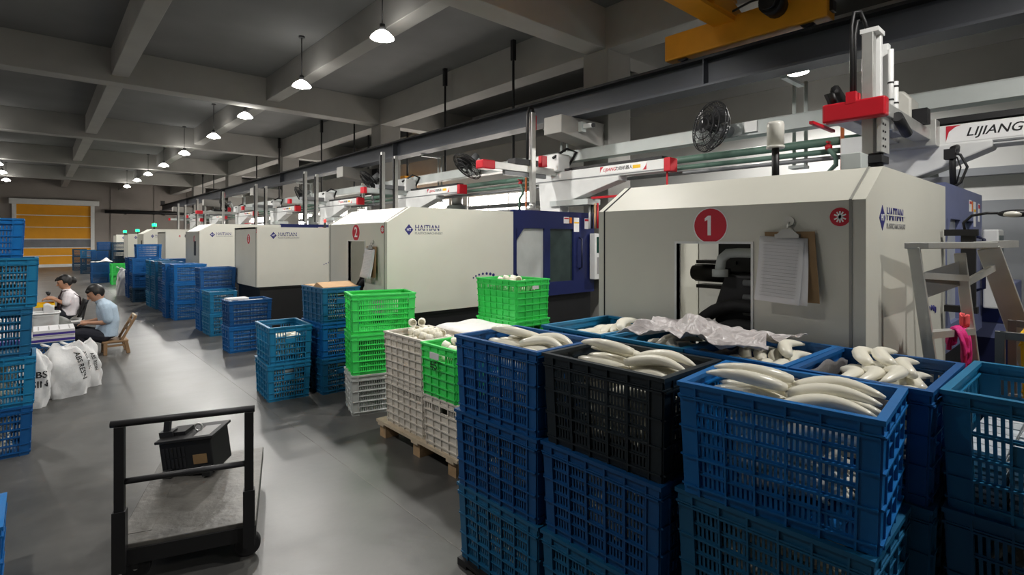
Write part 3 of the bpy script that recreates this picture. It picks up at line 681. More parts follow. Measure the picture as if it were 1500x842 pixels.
# robot of machine 1, heavier, with a broad arm
def robot_one():
    o = thing('takeout_robot', 'white take-out robot with broad red-tipped arm on machine 1', 'robot', (FX + 3.2, MYS[0], 1.95), 0, 'take-out robots on the machines')
    g = MB(); g.prism([(0.50, 0.03), (0.9, 0.03), (0.9, 0.46), (-0.10, 0.46), (-0.10, 0.40), (0.22, 0.26), (0.50, 0.16)], 'x', -0.14, 0.12); g.build('pedestal', 'white_metal', o, 0.015)
    b = MB(); b.box(-0.16, 0.14, 0.12, 0.72, 0.055, 0.18); b.build('gusset_plate', 'grey_metal', o)
    b = MB(); b.box(-0.2, 0.18, 0.2, 0.9, 0.023, 0.06); b.build('adaptor_plate', 'cream', o)
    bm = MB(); bm.box(-0.12, 0.12, -1.6, 1.0, 0.42, 0.62); bm = bm.build('traverse_beam', 'white_metal', o, 0.01)
    b = MB(); b.box(-0.128, -0.12, -1.6, 1.0, 0.44, 0.455); b.build('linear_guide', 'grey_metal', bm)
    b = MB(); b.box(-0.1, 0.12, -1.6, 0.45, 0.64, 0.69); b.build('cable_chain', 'black', o)
    b = MB(); b.box(-0.1235, -0.12, -1.1, 0.20, 0.47, 0.61); sp = b.build('sign_plate', 'decal_white', o)
    b = MB(); b.prism([(0.20, 0.61), (0.10, 0.61), (0.14, 0.595), (0.18, 0.56), (0.20, 0.48)], 'x', -0.1246, -0.1234); b.build('red_corner', 'decal_red', sp)
    text('LIJIANG', 0.10, 'print_black', sp, (-0.1246, -0.10, 0.54), FACE_AISLE, shear=0.3)
    # broad arm, along -X
    y0, y1 = 0.28, 0.62
    for ya, yb in ((y0, y0 + 0.12), (y1 - 0.12, y1)):
        a = MB(); a.box(-1.66, -0.05, ya, yb, 0.49, 0.58); a.build('kick_arm', 'alu', o, 0.004)
    b = MB(); b.box(-1.75, -1.66, y0 - 0.02, y1 + 0.02, 0.47, 0.60); b.build('arm_cap', 'red_paint', o, 0.012)
    b = MB(); b.box(-1.66, -0.5, y0 + 0.12, y1 - 0.12, 0.505, 0.54); b.build('arm_web', 'grey_metal', o)
    b = MB(); b.box(-0.28, -0.12, 0.24, 0.66, 0.44, 0.66); b.build('arm_carrier', 'alu', o, 0.006)
    b = MB(); b.tube([(-1.60, y1 - 0.02, 0.60), (-1.69, y1 - 0.01, 0.68), (-1.6, y1 - 0.02, 0.73), (-1.35, y1 - 0.02, 0.64)], 0.035, 8); b.build('cable_chain', 'black', o)
    b = MB(); b.prism([(0.42, 0.64), (0.74, 0.64), (0.74, 0.88), (0.68, 0.96), (0.48, 0.96), (0.42, 0.88)], 'x', -0.22, 0.06); b.build('carriage_cover', 'frosted', o, 0.02)
    # vertical arm tower close behind the red cap
    T = -1.58
    b = MB(); b.box(T - 0.04, T + 0.03, 0.36, 0.43, 0.05, 1.08); b.build('vertical_arm', 'alu', o, 0.005)
    b = MB(); b.box(T + 0.06, T + 0.11, 0.34, 0.41, 0.12, 1.10); b.build('vertical_arm', 'white_metal', o, 0.005)
    b = MB(); b.box(T - 0.04, T + 0.12, 0.33, 0.44, 1.08, 1.11); b.build('top_plate', 'white_metal', o)
    b = MB(); b.box(T + 0.17, T + 0.23, 0.32, 0.38, 0.58, 1.04); b.build('sub_arm', 'white_metal', o, 0.005)
    for i, x in enumerate((T + 0.14, T + 0.27)):
        b = MB(); b.cyl((x, 0.30, 0.42), (x, 0.30, 0.98 - 0.2 * i), 0.018, n=8); t_ = b.build('hose_bundle', 'white_metal', o)
        for z in (0.5, 0.62, 0.74): b = MB(); b.cyl((x, 0.30, z), (x, 0.30, z + 0.012), 0.020, n=8); b.build('hose_tie', 'black', t_)
    for x, zt_ in ((T - 0.15, 1.16), (T - 0.08, 1.12)):
        b = MB(); b.tube([(x, 0.46, 0.62), (x, 0.46, zt_ - 0.05), (x + 0.02, 0.45, zt_ + 0.05), (x + 0.08, 0.43, zt_ + 0.07), (x + 0.12, 0.41, zt_), (x + 0.13, 0.40, 1.08)], 0.012, 7); b.build('cable_chain', 'black', o)
        b = MB(); b.box(x - 0.022, x + 0.022, 0.43, 0.49, 0.58, 0.66); b.build('chain_anchor', 'red_paint', o)
    # wrist below the arm
    b = MB(); b.box(T - 0.10, T + 0.10, 0.30, 0.325, 0.24, 0.50); fp = b.build('wrist_plate', 'alu', o)
    for i in range(2):
        for k in range(4): b = MB(); b.cyl((T - 0.06 + 0.05 * i, 0.294, 0.28 + 0.05 * k), (T - 0.06 + 0.05 * i, 0.301, 0.28 + 0.05 * k), 0.008, n=7); b.build('bolt_hole', 'black', fp)
    b = MB(); b.cyl((T, 0.36, 0.10), (T, 0.36, 0.24), 0.05); b.box(T - 0.09, T + 0.09, 0.30, 0.42, 0.17, 0.22); b.build('rotary_joint', 'dark_steel', o)
    b = MB(); b.box(T - 0.06, T + 0.06, 0.31, 0.41, 0.02, 0.11); b.build('gripper', 'grey_metal', o)
    b = MB(); b.box(T - 0.24, T - 0.08, 0.38, 0.5, 0.12, 0.23); b.build('valve_box', 'pale_metal', o, 0.006)
    b = MB(); b.tube([(T - 0.1, 0.4, 0.12), (T - 0.2, 0.42, 0.11), (T - 0.26, 0.44, 0.05), (T - 0.28, 0.46, 0.0)], 0.008, 6); b.build('air_line', 'black', o)
    b = MB(); b.cyl((T + 0.12, 0.26, 0.50), (T + 0.40, 0.26, 0.42), 0.035); b.build('servo_motor', 'dark_steel', o)
    b = MB(); b.box(-0.62, -0.5, 0.24, 0.34, 0.58, 0.70); b.build('valve_block', 'black', o)
    b = MB(); b.box(-1.95, -1.5, 0.63, 0.655, 0.44, 0.46); b.build('red_guard_bar', 'red_paint', o)
    return o
robot_one()
robot(1, 'single', 'slim take-out robot with a single tall arm and red cap on machine 2')
robot(2, 'twin', 'take-out robot with twin vertical arms on machine 3')
robot(3, 'twin', 'twin-armed take-out robot over the machine with the dark slot')
robot(4, 'twin', 'take-out robot with twin vertical arms on the beige machine')
robot(5, 'single', 'slim take-out robot on the sixth machine')
robot(6, 'twin', 'take-out robot on the seventh machine')
robot(7, 'twin', 'take-out robot on the last machine by the end wall')

# ---------------------------------------------------------------- wall fans hung on the cable tray
def fan(px, py, y_off, label, tilt, r=0.30):
    q = px_x(px, py, 5.75)
    o = thing('industrial_fan', label, 'fan', q, 0, 'industrial fans along the cable tray')
    rot = Matrix.Rotation(tilt[0], 4, 'Z') @ Matrix.Rotation(tilt[1], 4, 'Y')
    f = bpy.data.objects.new('fan_head', None)
    def put(b, name, m, parent=o):
        for i, v in enumerate(b.v): b.v[i] = tuple(rot @ Vector(v))
        return b.build(name, m, parent)
    b = MB()     # local axis -X is the blowing side
    for rr, x in ((r, 0.0), (r * 0.99, -0.03), (r * 0.8, -0.07), (r * 0.55, -0.09), (r * 0.3, -0.10), (r * 0.8, 0.07), (r * 0.5, 0.10)):
        b.tube([(x, rr * math.cos(t), rr * math.sin(t)) for t in [2 * math.pi * i / 28 for i in range(28)]], 0.006, 5, closed=True)
    for i in range(44):
        t = 2 * math.pi * i / 44; c_, s_ = math.cos(t), math.sin(t)
        b.tube([(x, rr * c_, rr * s_) for rr, x in ((r * 0.12, -0.10), (r * 0.5, -0.093), (r * 0.8, -0.07), (r, 0.0), (r * 0.8, 0.07), (r * 0.3, 0.11))], 0.0028, 3, caps=False)
    put(b, 'cage', 'dark_steel')
    for i in range(3):
        t = 2 * math.pi * i / 3 + 0.4
        def bf(u, v):
            rr = r * (0.15 + 0.72 * u); a = t + (v - 0.5) * (0.75 + 0.4 * u); return ((v - 0.5) * 0.09, rr * math.cos(a), rr * math.sin(a))
        b = MB(); b.grid(bf, 5, 4); bl = put(b, 'blade', 'dark_steel')
    b = MB(); b.cyl((-0.06, 0, 0), (0.06, 0, 0), 0.05); put(b, 'hub', 'black')
    b = MB(); b.cyl((0.09, 0, 0), (0.28, 0, 0), 0.06); put(b, 'motor', 'grey_metal')
    m_ = rot @ Vector((0.24, 0, 0))
    b = MB(); b.tube([m_, m_ + Vector((0.05, -0.05, -0.06)), (6.0 - q.x, y_off * 0.7, -0.08), (6.05 - q.x, y_off, -0.06), (6.05 - q.x, y_off, 2.80 - q.z)], 0.02, 8); b.build('bracket_arm', 'pale_metal', o)
fan(1041, 186, -0.25, 'round black industrial fan beside the beacon of machine 1', (R(-25), R(8)), 0.29)
fan(685, 243, -0.3, 'round black industrial fan tipped down behind the robot of machine 2', (R(-10), R(-48)), 0.30)
fan(541, 266, -0.3, 'round black industrial fan tipped down behind machine 3', (R(-20), R(-40)), 0.31)
fan(441, 287, -0.3, 'round black industrial fan above machine 4', (R(-20), R(-30)), 0.31)
fan(330, 302, -0.3, 'round black industrial fan above the beige machine', (R(-20), R(-40)), 0.31)

from mathutils import noise as mnoise

# ---------------------------------------------------------------- plastic crates
CH = 0.365
def side_panel(L, D, H, ncol, nrow, ns, cw, solid_rows, handle, taper=0.013, slot=0.46):
    """Outer wall of length L that stands at distance D in -y; slots are real gaps between slats."""
    b = MB()
    def f(u, n, z):
        k = 1 - z / H
        return (u * (1 - 2 * taper * k / L), -D + taper * k - n, z)
    z0, z1 = 0.028, H - 0.05
    hl = L / 2
    b.box(-hl, hl, 0, 0.004, 0.0, z0, f); b.box(-hl, hl, 0, 0.004, z1, H - 0.012, f)
    for s in (-1, 1):
        b.box(min(s * hl, s * (hl - cw)), max(s * hl, s * (hl - cw)), -0.001, 0.0075, 0.0, H - 0.012, f)
    u0, u1 = -hl + cw, hl - cw
    rh = (z1 - z0) / nrow; colw = (u1 - u0) / ncol
    for r in range(nrow + 1):
        z = z0 + r * rh; b.box(u0, u1, 0, 0.0035, z - 0.008, z + 0.008, f); b.box(u0, u1, 0.003, 0.010, z - 0.0015, z + 0.0015, f)
    sq = len(solid_rows) >= 3
    for r in (range(nrow + 1) if sq else (0, nrow // 3, 2 * nrow // 3, nrow)):
        z = z0 + r * rh; t_ = 0.0045 if sq else 0.003; b.box(-hl, hl, 0.002, 0.015, z - t_, z + t_, f)
    for c_ in range(ncol + 1):
        u = u0 + c_ * colw; b.box(u - 0.0032, u + 0.0032, 0.0, 0.013, 0.0, H - 0.012, f)
    hc = ncol // 2
    for c_ in range(ncol):
        a = u0 + c_ * colw
        if handle and c_ == hc:
            zt = z0 + (nrow - 1) * rh
            zh = z0 + (nrow - 2.2) * rh
            b.box(a, a + colw, 0, 0.004, zh, zt - 0.012, f)
            top = zh
        else: top = None
        if ns:
            sw = colw / ns
            for i in range(ns + 1):
                uu = a + i * sw; h_ = sw * (1 - slot) / 2
                l_, r_ = (uu if i == 0 else uu - h_), (uu if i == ns else uu + h_)
                b.box(l_, r_, 0, 0.003, z0, z1 if top is None else top, f)
        for r in solid_rows:
            b.box(a, a + colw, 0.0005, 0.0025, z0 + r * rh, z0 + (r + 1) * rh, f)
    return b
CM = {}
def crate_kind(key, L, W, H, lp, ep):
    d = {}
    b = side_panel(L - 0.02, W / 2 - 0.012, H, *lp); d['side'] = b.mesh('crate_side', 'crate_blue')
    b2 = side_panel(W - 0.02, L / 2 - 0.012, H, *ep); d['end'] = b2.mesh('crate_end', 'crate_blue')
    r = MB(); a, c_ = L / 2, W / 2; t = 0.024
    for z0, z1, o_ in ((H - 0.014, H, 0.0), (H - 0.045, H - 0.040, -0.002)):
        r.box(-a - o_, a + o_, -c_ - o_, -c_ + t, z0, z1); r.box(-a - o_, a + o_, c_ - t, c_ + o_, z0, z1)
        r.box(-a - o_, -a + t, -c_ + t, c_ - t, z0, z1); r.box(a - t, a + o_, -c_ + t, c_ - t, z0, z1)
    d['rim'] = r.mesh('crate_rim', 'crate_blue')
    g = MB(); q = 0.028
    g.box(-a + q, a - q, -c_ + q, c_ - q, 0.004, 0.010)
    for i in range(7): x = -a + q + (2 * a - 2 * q) * i / 6; g.box(x - 0.004, x + 0.004, -c_ + q, c_ - q, 0, 0.014)
    d['base'] = g.mesh('crate_base', 'crate_blue')
    # one joined mesh for copies far away
    jm = MB()
    for src, rot in ((b, 0), (b, 180), (b2, -90), (b2, 90)):
        M = Matrix.Rotation(R(rot), 4, 'Z'); jm.add([M @ Vector(v) for v in src.v], src.f)
    jm.add(r.v, r.f); jm.add(g.v, g.f)
    d['all'] = jm.mesh('crate_all', 'crate_blue')
    d['size'] = (L, W, H); CM[key] = d
#            ncol nrow ns  corner solid_rows handle
crate_kind('grid', 0.572, 0.42, CH, (5, 6, 6, 0.05, (), False), (3, 6, 4, 0.05, (), True))
crate_kind('gridw', 0.58, 0.42, CH, (4, 5, 6, 0.05, (), False, 0.013, 0.6), (3, 5, 4, 0.05, (), True, 0.013, 0.6))
crate_kind('square', 0.58, 0.43, CH, (6, 5, 5, 0.012, (0, 1, 2, 3), False), (4, 5, 4, 0.012, (0, 1, 2, 3), True))
crate_kind('fine', 0.60, 0.42, CH, (1, 6, 23, 0.055, (), False, 0.013, 0.58), (2, 6, 8, 0.055, (), True, 0.013, 0.58))
crate_kind('wide', 0.60, 0.42, CH, (4, 4, 5, 0.03, (), False), (3, 4, 5, 0.06, (), True))
CRATE_WORD = dict(blue='blue', blue2='mid blue', teal='teal blue', deep='deep blue', navy='dark navy', black='near-black', green='bright green', white='off-white', slate='slate blue', grey='pale grey', bright='bright blue')
def crate(key, col, loc, rz, label, group, parts=True):
    d = CM[key]
    if not parts:
        o = inst(d['all'], 'plastic_crate', None, loc, (0, 0, rz), 'crate_' + col); return tag(o, label, 'crate', group)
    o = thing('plastic_crate', label, 'crate', loc, rz, group); m = 'crate_' + col
    inst(d['base'], 'base', o, m=m)
    inst(d['side'], 'side_panel', o, m=m); inst(d['side'], 'side_panel', o, rot=(0, 0, math.pi), m=m)
    inst(d['end'], 'end_panel', o, rot=(0, 0, -math.pi / 2), m=m); inst(d['end'], 'end_panel', o, rot=(0, 0, math.pi / 2), m=m)
    inst(d['rim'], 'rim', o, m=m)
    return o
# ---- the moulded white parts that fill them
def part_shape(seed, nsec, nside, ln=0.245):
    rnd = random.Random(seed); b = MB(); bend = rnd.uniform(0.040, 0.048); hook = rnd.uniform(-0.008, 0.008)
    pts = []; rs = []
    for i in range(nsec + 1):
        t = i / nsec; x = (t - 0.5) * ln
        pts.append((x, bend * math.sin(math.pi * t) - bend / 2 + hook * (t - 0.5) ** 3 * 8, 0.022 * math.sin(math.pi * t * 0.9)))
        rs.append(0.006 + 0.026 * (math.sin(math.pi * min(1, 0.04 + t * 0.96) ** 0.8) ** 0.6) * (1 - 0.35 * t))
    b.tube(pts, rs, nside, flat=0.75)
    return b
PARTS = [part_shape(i, 12, 12).mesh('moulded_part', 'part_white') for i in range(4)]
LOWP = [part_shape(i + 10, 5, 6) for i in range(3)]
def fill_mesh(seed, L, W, z0, z1, n, m):
    rnd = random.Random(seed); b = MB()
    for i in range(n):
        src = LOWP[i % 3]; ang = rnd.gauss(0, 0.35) + (math.pi if rnd.random() < 0.5 else 0)
        lx = 0.15 * abs(math.cos(ang)) + 0.03; ly = 0.15 * abs(math.sin(ang)) + 0.04
        M = Matrix.Translation((rnd.uniform(-1, 1) * max(0.01, L / 2 - lx), rnd.uniform(-1, 1) * max(0.01, W / 2 - ly), rnd.uniform(z0 + 0.02, z1 - 0.02))) @ Matrix.Rotation(ang, 4, 'Z') @ Matrix.Rotation(rnd.uniform(-0.4, 0.4), 4, 'X')
        b.add([M @ Vector(v) for v in src.v], src.f, True)
    return b.mesh('part_heap', m)
FILL_TOP = [fill_mesh(s, 0.50, 0.33, 0.015, 0.288, 66, 'part_fill') for s in (1, 2)]
FILL_MID = [fill_mesh(s, 0.50, 0.33, 0.015, 0.312, 70, 'part_fill') for s in (7, 8)]
FILL_FULL = [fill_mesh(s, 0.50, 0.33, 0.015, 0.335, 70, 'part_fill') for s in (3, 4)]
def silver_mesh(seed, m):
    rnd = random.Random(seed); b = MB(); z = 0.02
    while z < 0.33:
        t = rnd.uniform(0.018, 0.03)
        for ix in range(6):
            for iy in (0, 1, 2):
                x = -0.25 + ix * 0.084; y = -0.165 + iy * 0.112; j = rnd.uniform(-0.006, 0.006)
                b.box(x + 0.004, x + 0.08, y + 0.004, y + 0.108, z + j, z + j + t * 0.8)
        z += t + 0.012
    return b.mesh('layered_fill', m)
FILL_SILVER = [silver_mesh(s, 'silver_fill') for s in (5, 6)]
def fill(kind, loc, rz, label, group):
    me = dict(top=FILL_TOP, mid=FILL_MID, full=FILL_FULL, silver=FILL_SILVER)[kind][int(abs(loc[0] * 97 + loc[2] * 31)) % 2]
    o = inst(me, 'part_heap' if kind != 'silver' else 'layered_trays', None, loc, (0, 0, rz))
    return tag(o, label, 'moulded parts', group, 'stuff')
from mathutils.bvhtree import BVHTree
def fill_index(loc): return int(abs(loc[0] * 97 + loc[2] * 31)) % 2
def mesh_data(me): return [v.co.copy() for v in me.vertices], [tuple(p.vertices) for p in me.polygons]
HEAPS = [BVHTree.FromPolygons(*mesh_data(m_)) for m_ in FILL_TOP]; HEAPS_MID = [BVHTree.FromPolygons(*mesh_data(m_)) for m_ in FILL_MID]
PDATA = {m_.name: mesh_data(m_) for m_ in PARTS}
def settle(me, rot, x, y, heap, placed, bx, by):
    """let one piece down on the heap and on the pieces already lying there; returns its place in the crate"""
    vs, ps = PDATA[me.name]; Rm = rot.to_matrix(); vr = [Rm @ v for v in vs]
    lo = [min(v[i] for v in vr) for i in range(3)]; hi = [max(v[i] for v in vr) for i in range(3)]
    x = min(max(x, -bx - lo[0]), bx - hi[0]); y = min(max(y, -by - lo[1]), by - hi[1])
    def tree(z): t = Vector((x, y, z)); return BVHTree.FromPolygons([v + t for v in vr], ps)
    def hit(z):
        t = tree(z)
        if t.overlap(heap): return True
        return any(abs(q[1].x - x) < 0.36 and abs(q[1].y - y) < 0.36 and t.overlap(q[0]) for q in placed)
    z = 0.50; step = 0.016
    while z - step > 0.10 and not hit(z - step): z -= step
    step = 0.003
    while z - step > 0.10 and not hit(z - step): z -= step
    z -= 0.001
    placed.append((tree(z), Vector((x, y, z)))); return Vector((x, y, z))
def loose_parts(loc, rz, n, label, group, seed, zc=0.30, spread=(0.5, 0.33), heap=0.03):
    rnd = random.Random(seed); rows = max(2, n // 2); placed = []; hp = HEAPS[fill_index(loc)]; base_a = rnd.uniform(0.0, 0.05)
    for i in range(n):
        col, row = i % 2, i // 2
        x = (-0.125 if col else 0.125) + rnd.uniform(-0.002, 0.002)
        y = -0.102 + 0.068 * row if row < 4 else -0.068 + 0.068 * (row - 4)
        a = base_a + rnd.uniform(-0.02, 0.02) + (0.10 if row >= 4 else 0) + (math.pi if col else 0)
        me = PARTS[rnd.randrange(4)]; rot = Euler((rnd.uniform(-0.06, 0.06), rnd.uniform(-0.02, 0.02), a))
        p = settle(me, rot, x, y, hp, placed, 0.248, 0.163)
        o = inst(me, 'moulded_part', None, Vector(loc) + Matrix.Rotation(rz, 3, 'Z') @ p, (rot.x, rot.y, rz + a))
        tag(o, label, 'moulded part', group)
G2, G3 = 'blue crates down the machine row', 'crates across the aisle'
LEVEL = {1: [''], 2: ['lowest', 'topmost'], 3: ['lowest', 'middle', 'topmost'], 4: ['lowest', 'second', 'third', 'topmost'], 5: ['lowest', 'second', 'third', 'fourth', 'topmost']}
def stack(x, y, rz, specs, where, z=0.0, fills='full', parts=True, group='plastic crates'):
    """specs from the floor up: (colour, kind[, dx, dy, dturn])"""
    n = len(specs)
    for i, sp in enumerate(specs):
        col, key = sp[0], sp[1]; dx, dy, dr = sp[2:] if len(sp) > 2 else (0, 0, 0)
        lv = LEVEL[n][i]
        label = ('%s crate %s' % (CRATE_WORD[col], where)) if n == 1 else ('%s crate, %s in the stack %s' % (CRATE_WORD[col], lv, where))
        if group in (G2, G3): key = 'gridw' if key == 'grid' else key
        loc = (x + dx, y + dy, z + i * CH); crate(key, col, loc, R(rz + dr), label, group, parts)
        fk = fills[i] if isinstance(fills, (list, tuple)) else fills
        if fk: fill(fk, loc, R(rz + dr), 'packed %s inside the %scrate %s' % ('white moulded parts' if fk != 'silver' else 'silvery layered trays', (lv + ' ') if lv else '', where), 'packed contents of crates')
    return (x + sp[2] if len(sp) > 2 else x, y + (sp[3] if len(sp) > 2 else 0), z + (n - 1) * CH), R(rz + dr)

# low dark skids under the front block of crates
SK = 0.035
def skid(x0, x1, y0, y1, label):
    o = thing('skid', label, 'skid', ((x0 + x1) / 2, (y0 + y1) / 2, 0)); hx, hy = (x1 - x0) / 2, (y1 - y0) / 2
    for i in range(5):
        b = MB(); xx = -hx + (2 * hx - 0.09) * i / 4; b.box(xx, xx + 0.09, -hy, hy, 0.018, SK); b.build('board', 'dark_steel', o)
    for i in range(3):
        b = MB(); yy = -hy + (2 * hy - 0.07) * i / 2; b.box(-hx, hx, yy, yy + 0.07, 0, 0.018); b.build('runner', 'dark_steel', o)
skid(1.54, 1.95, 0.36, 2.12, 'low dark skid under the outer row of tall crate stacks')
skid(2.06, 2.62, -0.05, 2.05, 'low dark skid under the inner row of tall crate stacks')
P_ = []
t, r = stack(1.745, 1.848, 90, [('slate', 'grid', 0.01, 0, 0), ('deep', 'grid', 0, 0.005, 1), ('blue2', 'grid', 0, 0.004, 1)], 'beside the white crate pallet', SK, ['full', 'full', 'top'])
loose_parts(t, r, 12, 'glossy white curved part heaped in the mid blue crate beside the pallet', 'white parts in the mid blue crate', 11, zc=0.285)
t, r = stack(1.765, 1.272, 90, [('slate', 'grid', 0.0, 0, 1), ('deep', 'grid', 0.0, 0, 0), ('black', 'grid', 0.005, -0.003, 1)], 'topped by a near-black crate', SK, ['full', 'full', 'top'])
loose_parts(t, r, 12, 'glossy white curved part heaped in the near-black crate', 'white parts in the near-black crate', 12, zc=0.285)
t, r = stack(1.795, 0.69, 90, [('slate', 'grid', 0.01, -0.01, 0), ('slate', 'grid', 0.02, -0.01, 1), ('bright', 'grid', 0.015, -0.016, 5)], 'topped by the bright blue crate', SK, ['full', 'full', 'top'])
loose_parts(t, r, 14, 'glossy white curved part heaped in the bright blue crate', 'white parts in the bright blue crate', 13, zc=0.29, heap=0.035)
bright_t, bright_r = t, r
t, r = stack(2.34, 1.84, 0, [('slate', 'grid'), ('deep', 'grid'), ('teal', 'grid', 0.0, 0.0, -1)], 'next to the green crate by the pallet', SK, ['full', 'full', 'top'])
loose_parts(t, r, 9, 'glossy white curved part in the teal crate near the green crate', 'white parts in the teal corner crate', 14, zc=0.275)
t, r = stack(2.34, 1.405, 0, [('slate', 'grid'), ('deep', 'grid'), ('teal', 'grid', 0.0, 0.0, 0)], 'half covered by the grey plastic sheet', SK, ['full', 'full', 'full'])
t, r = stack(2.34, 0.98, 0, [('slate', 'grid'), ('deep', 'grid'), ('blue', 'grid', 0.0, 0.0, -1)], 'against the number panel of machine 1', SK, ['full', 'full', 'top'])
loose_parts(t, r, 9, 'glossy white curved part beside the grey plastic sheet', 'white parts beside the plastic sheet', 16, zc=0.275)
t, r = stack(2.33, 0.555, 0, [('slate', 'grid'), ('slate', 'grid'), ('blue2', 'grid', 0.0, 0.0, 0)], 'between the bright blue crate and machine 1', SK, ['full', 'full', 'top'])
loose_parts(t, r, 14, 'glossy white curved part in the crate between bright blue crate and machine', 'white parts in the mid blue inner crate', 17, zc=0.285, heap=0.035)
t, r = stack(2.40, 0.125, 0, [('slate', 'wide'), ('slate', 'wide'), ('teal', 'wide', 0.0, 0.0, -1)], 'in front of the step ladder', SK, ['full', 'full', None])
# a few clear-bagged parts low inside the open slotted crate
low_ = fill('silver', (t[0], t[1], t[2] + 0.005), r, 'pale wrapped parts lying low inside the teal crate by the ladder', 'packed contents of crates'); low_.scale.z = 0.55
# dark film liners standing along the inside of two crates
def liner(loc, rz, label, seed):
    rnd = random.Random(seed); ph = rnd.uniform(0, 6)
    def lf(u, v):
        x = (u - 0.5) * 0.50; y = 0.172 - 0.004 * v + 0.004 * math.sin(9 * u + ph)
        z = 0.27 + (0.070 + 0.015 * math.sin(5 * u + ph) + 0.008 * math.sin(17 * u)) * v
        return (x, y, z)
    b = MB(); b.grid(lf, 24, 4); o = b.build('film_liner', 'film_grey', None, solid=0.002); o.location = loc; o.rotation_euler = (0, 0, rz)
    return tag(o, label, 'plastic film', 'film liners in the crates')
liner(bright_t, bright_r + math.pi, 'grey plastic film along the inner wall of the bright blue crate', 1)
liner((2.33, 0.555, SK + 2 * CH), 0, 'grey plastic film along the inner wall of the mid blue inner crate', 2)
liner((1.77, 1.269, SK + 2 * CH), R(91) + math.pi, 'grey plastic film along the inner wall of the near-black crate', 3)
liner((2.34, 0.98, SK + 2 * CH), 0, 'grey plastic film beside the number panel of machine 1', 4)
# crumpled plastic sheet lying over two crates
def sheet_fn(u, v):
    N = lambda k, s: abs(mnoise.noise(Vector((u * k + s, v * k * 0.8, s)))) 
    x = 2.10 + 0.46 * v + 0.05 * math.sin(7 * u); y = 1.58 - 0.66 * u - 0.05 * math.sin(5 * v + 2 * u)
    z = SK + 3 * CH + 0.015 + 0.035 * math.exp(-((u - 0.55) / 0.25) ** 2) + 0.075 * N(3.1, 2.3) + 0.05 * N(7, 5.1) + 0.02 * N(15, 1.7) - 0.02
    return (x, y, max(z, SK + 3 * CH + 0.004))
b = MB(); b.grid(sheet_fn, 60, 40, False); o = b.build('plastic_sheet', 'film_cloth', None, solid=0.003)
tag(o, 'crumpled translucent grey plastic sheet lying over two crates by machine 1', 'plastic sheet')

# ---- pallet with white and green crates
PZ = 0.135
o = thing('wooden_pallet', 'pale wooden pallet under the off-white and green crates', 'pallet', (2.82, 3.38, 0))
for yy in (-0.50, -0.05, 0.46):
    for xx in (-0.74, -0.05, 0.62):
        b = MB(); b.box(xx, xx + 0.12, yy, yy + 0.09, 0.0, 0.095); b.build('block', 'wood', o)
    b = MB(); b.box(-0.76, 0.76, yy, yy + 0.09, 0.095, 0.113); b.build('stringer_board', 'wood_pale', o)
for i in range(8):
    xx = -0.76 + i * 0.2; b = MB(); b.box(xx, xx + 0.12, -0.54, 0.58, 0.113, PZ); b.build('deck_board', 'wood_pale', o)
b = MB(); b.lathe([(0.0, 0.026), (0.025, 0.026), (0.032, 0.014), (0.032, -0.026), (0.026, -0.026), (0.024, 0.013), (0.0, 0.017)], n=10); CAP = b.mesh('moulded_cap', 'part_white')
PDATA[CAP.name] = mesh_data(CAP)
def granules(loc, rz, label, group, seed, m='part_white', n=26, zc=0.31):
    rnd = random.Random(seed); placed = []; hp = (HEAPS if n > 30 else HEAPS_MID)[fill_index(loc)]
    for i in range(n):
        rot = Euler((rnd.uniform(-0.5, 0.5) + (math.pi / 2 if rnd.random() < 0.4 else 0), rnd.uniform(-0.4, 0.4), rnd.uniform(0, 3)))
        k = i % 24; gx, gy = (k % 6) / 5, (k // 6) / 3
        sh = 0.035 if i >= 24 else 0
        p = settle(CAP, rot, -0.205 + 0.41 * gx + sh + rnd.uniform(-0.004, 0.004), -0.128 + 0.256 * gy + sh + rnd.uniform(-0.004, 0.004), hp, placed, 0.245, 0.165)
        q_ = inst(CAP, 'moulded_piece', None, Vector(loc) + Matrix.Rotation(rz, 3, 'Z') @ p, (rot.x, rot.y, rot.z + rz))
        tag(q_, label, 'moulded part', group)
t, r = stack(2.28, 3.56, 90, [('white', 'square', 0.02, 0.02, 0), ('white', 'square', 0, 0, 0)], 'on the pallet facing the aisle', PZ, ['full', 'top'])
granules(t, r, 'small white moulded cap heaped in the off-white crate on the pallet', 'white caps in the off-white crate', 21, n=40, zc=0.335)
t, r = stack(2.33, 3.045, 0, [('white', 'square', 0.02, 0.0, 0), ('green', 'square', 0, 0, 0)], 'on the pallet under a marked green crate', PZ, ['full', 'mid'])
granules(t, r, 'small white moulded cap in the marked green crate on the pallet', 'white caps in the marked green crate', 22, n=24, zc=0.325)
b = MB(); b.box(-0.055, 0.055, -0.002, 0.0, -0.022, 0.022); lb = b.build('crate_label', 'paper'); lb.location = (2.018, 3.045, t[2] + 0.30); lb.rotation_euler = (0, 0, R(-90)); tag(lb, 'small white paper label stuck on the marked green crate', 'label')
mk = text('#5', 0.075, 'print_black', None, (2.012, 3.045, t[2] + 0.235), FACE_AISLE, 'crate_marking'); tag(mk, 'black handwritten mark on the green crate over the pallet', 'marking')
t, r = stack(3.37, 3.75, 90, [('white', 'square'), ('green', 'square', 0, 0, 0), ('green', 'square', 0, 0, 0)], 'standing behind on the pallet', PZ, ['full', 'full', 'mid'])
granules(t, r, 'small white moulded cap in the tall green crate behind on the pallet', 'white caps in the rear green crate', 23, n=20, zc=0.34)
b = MB(); b.box(-0.04, 0.04, -0.002, 0.0, -0.015, 0.015); lb = b.build('crate_label', 'paper'); lb.location = (3.37, 3.438, t[2] + 0.295); tag(lb, 'small white paper label on the rear green crate', 'label')
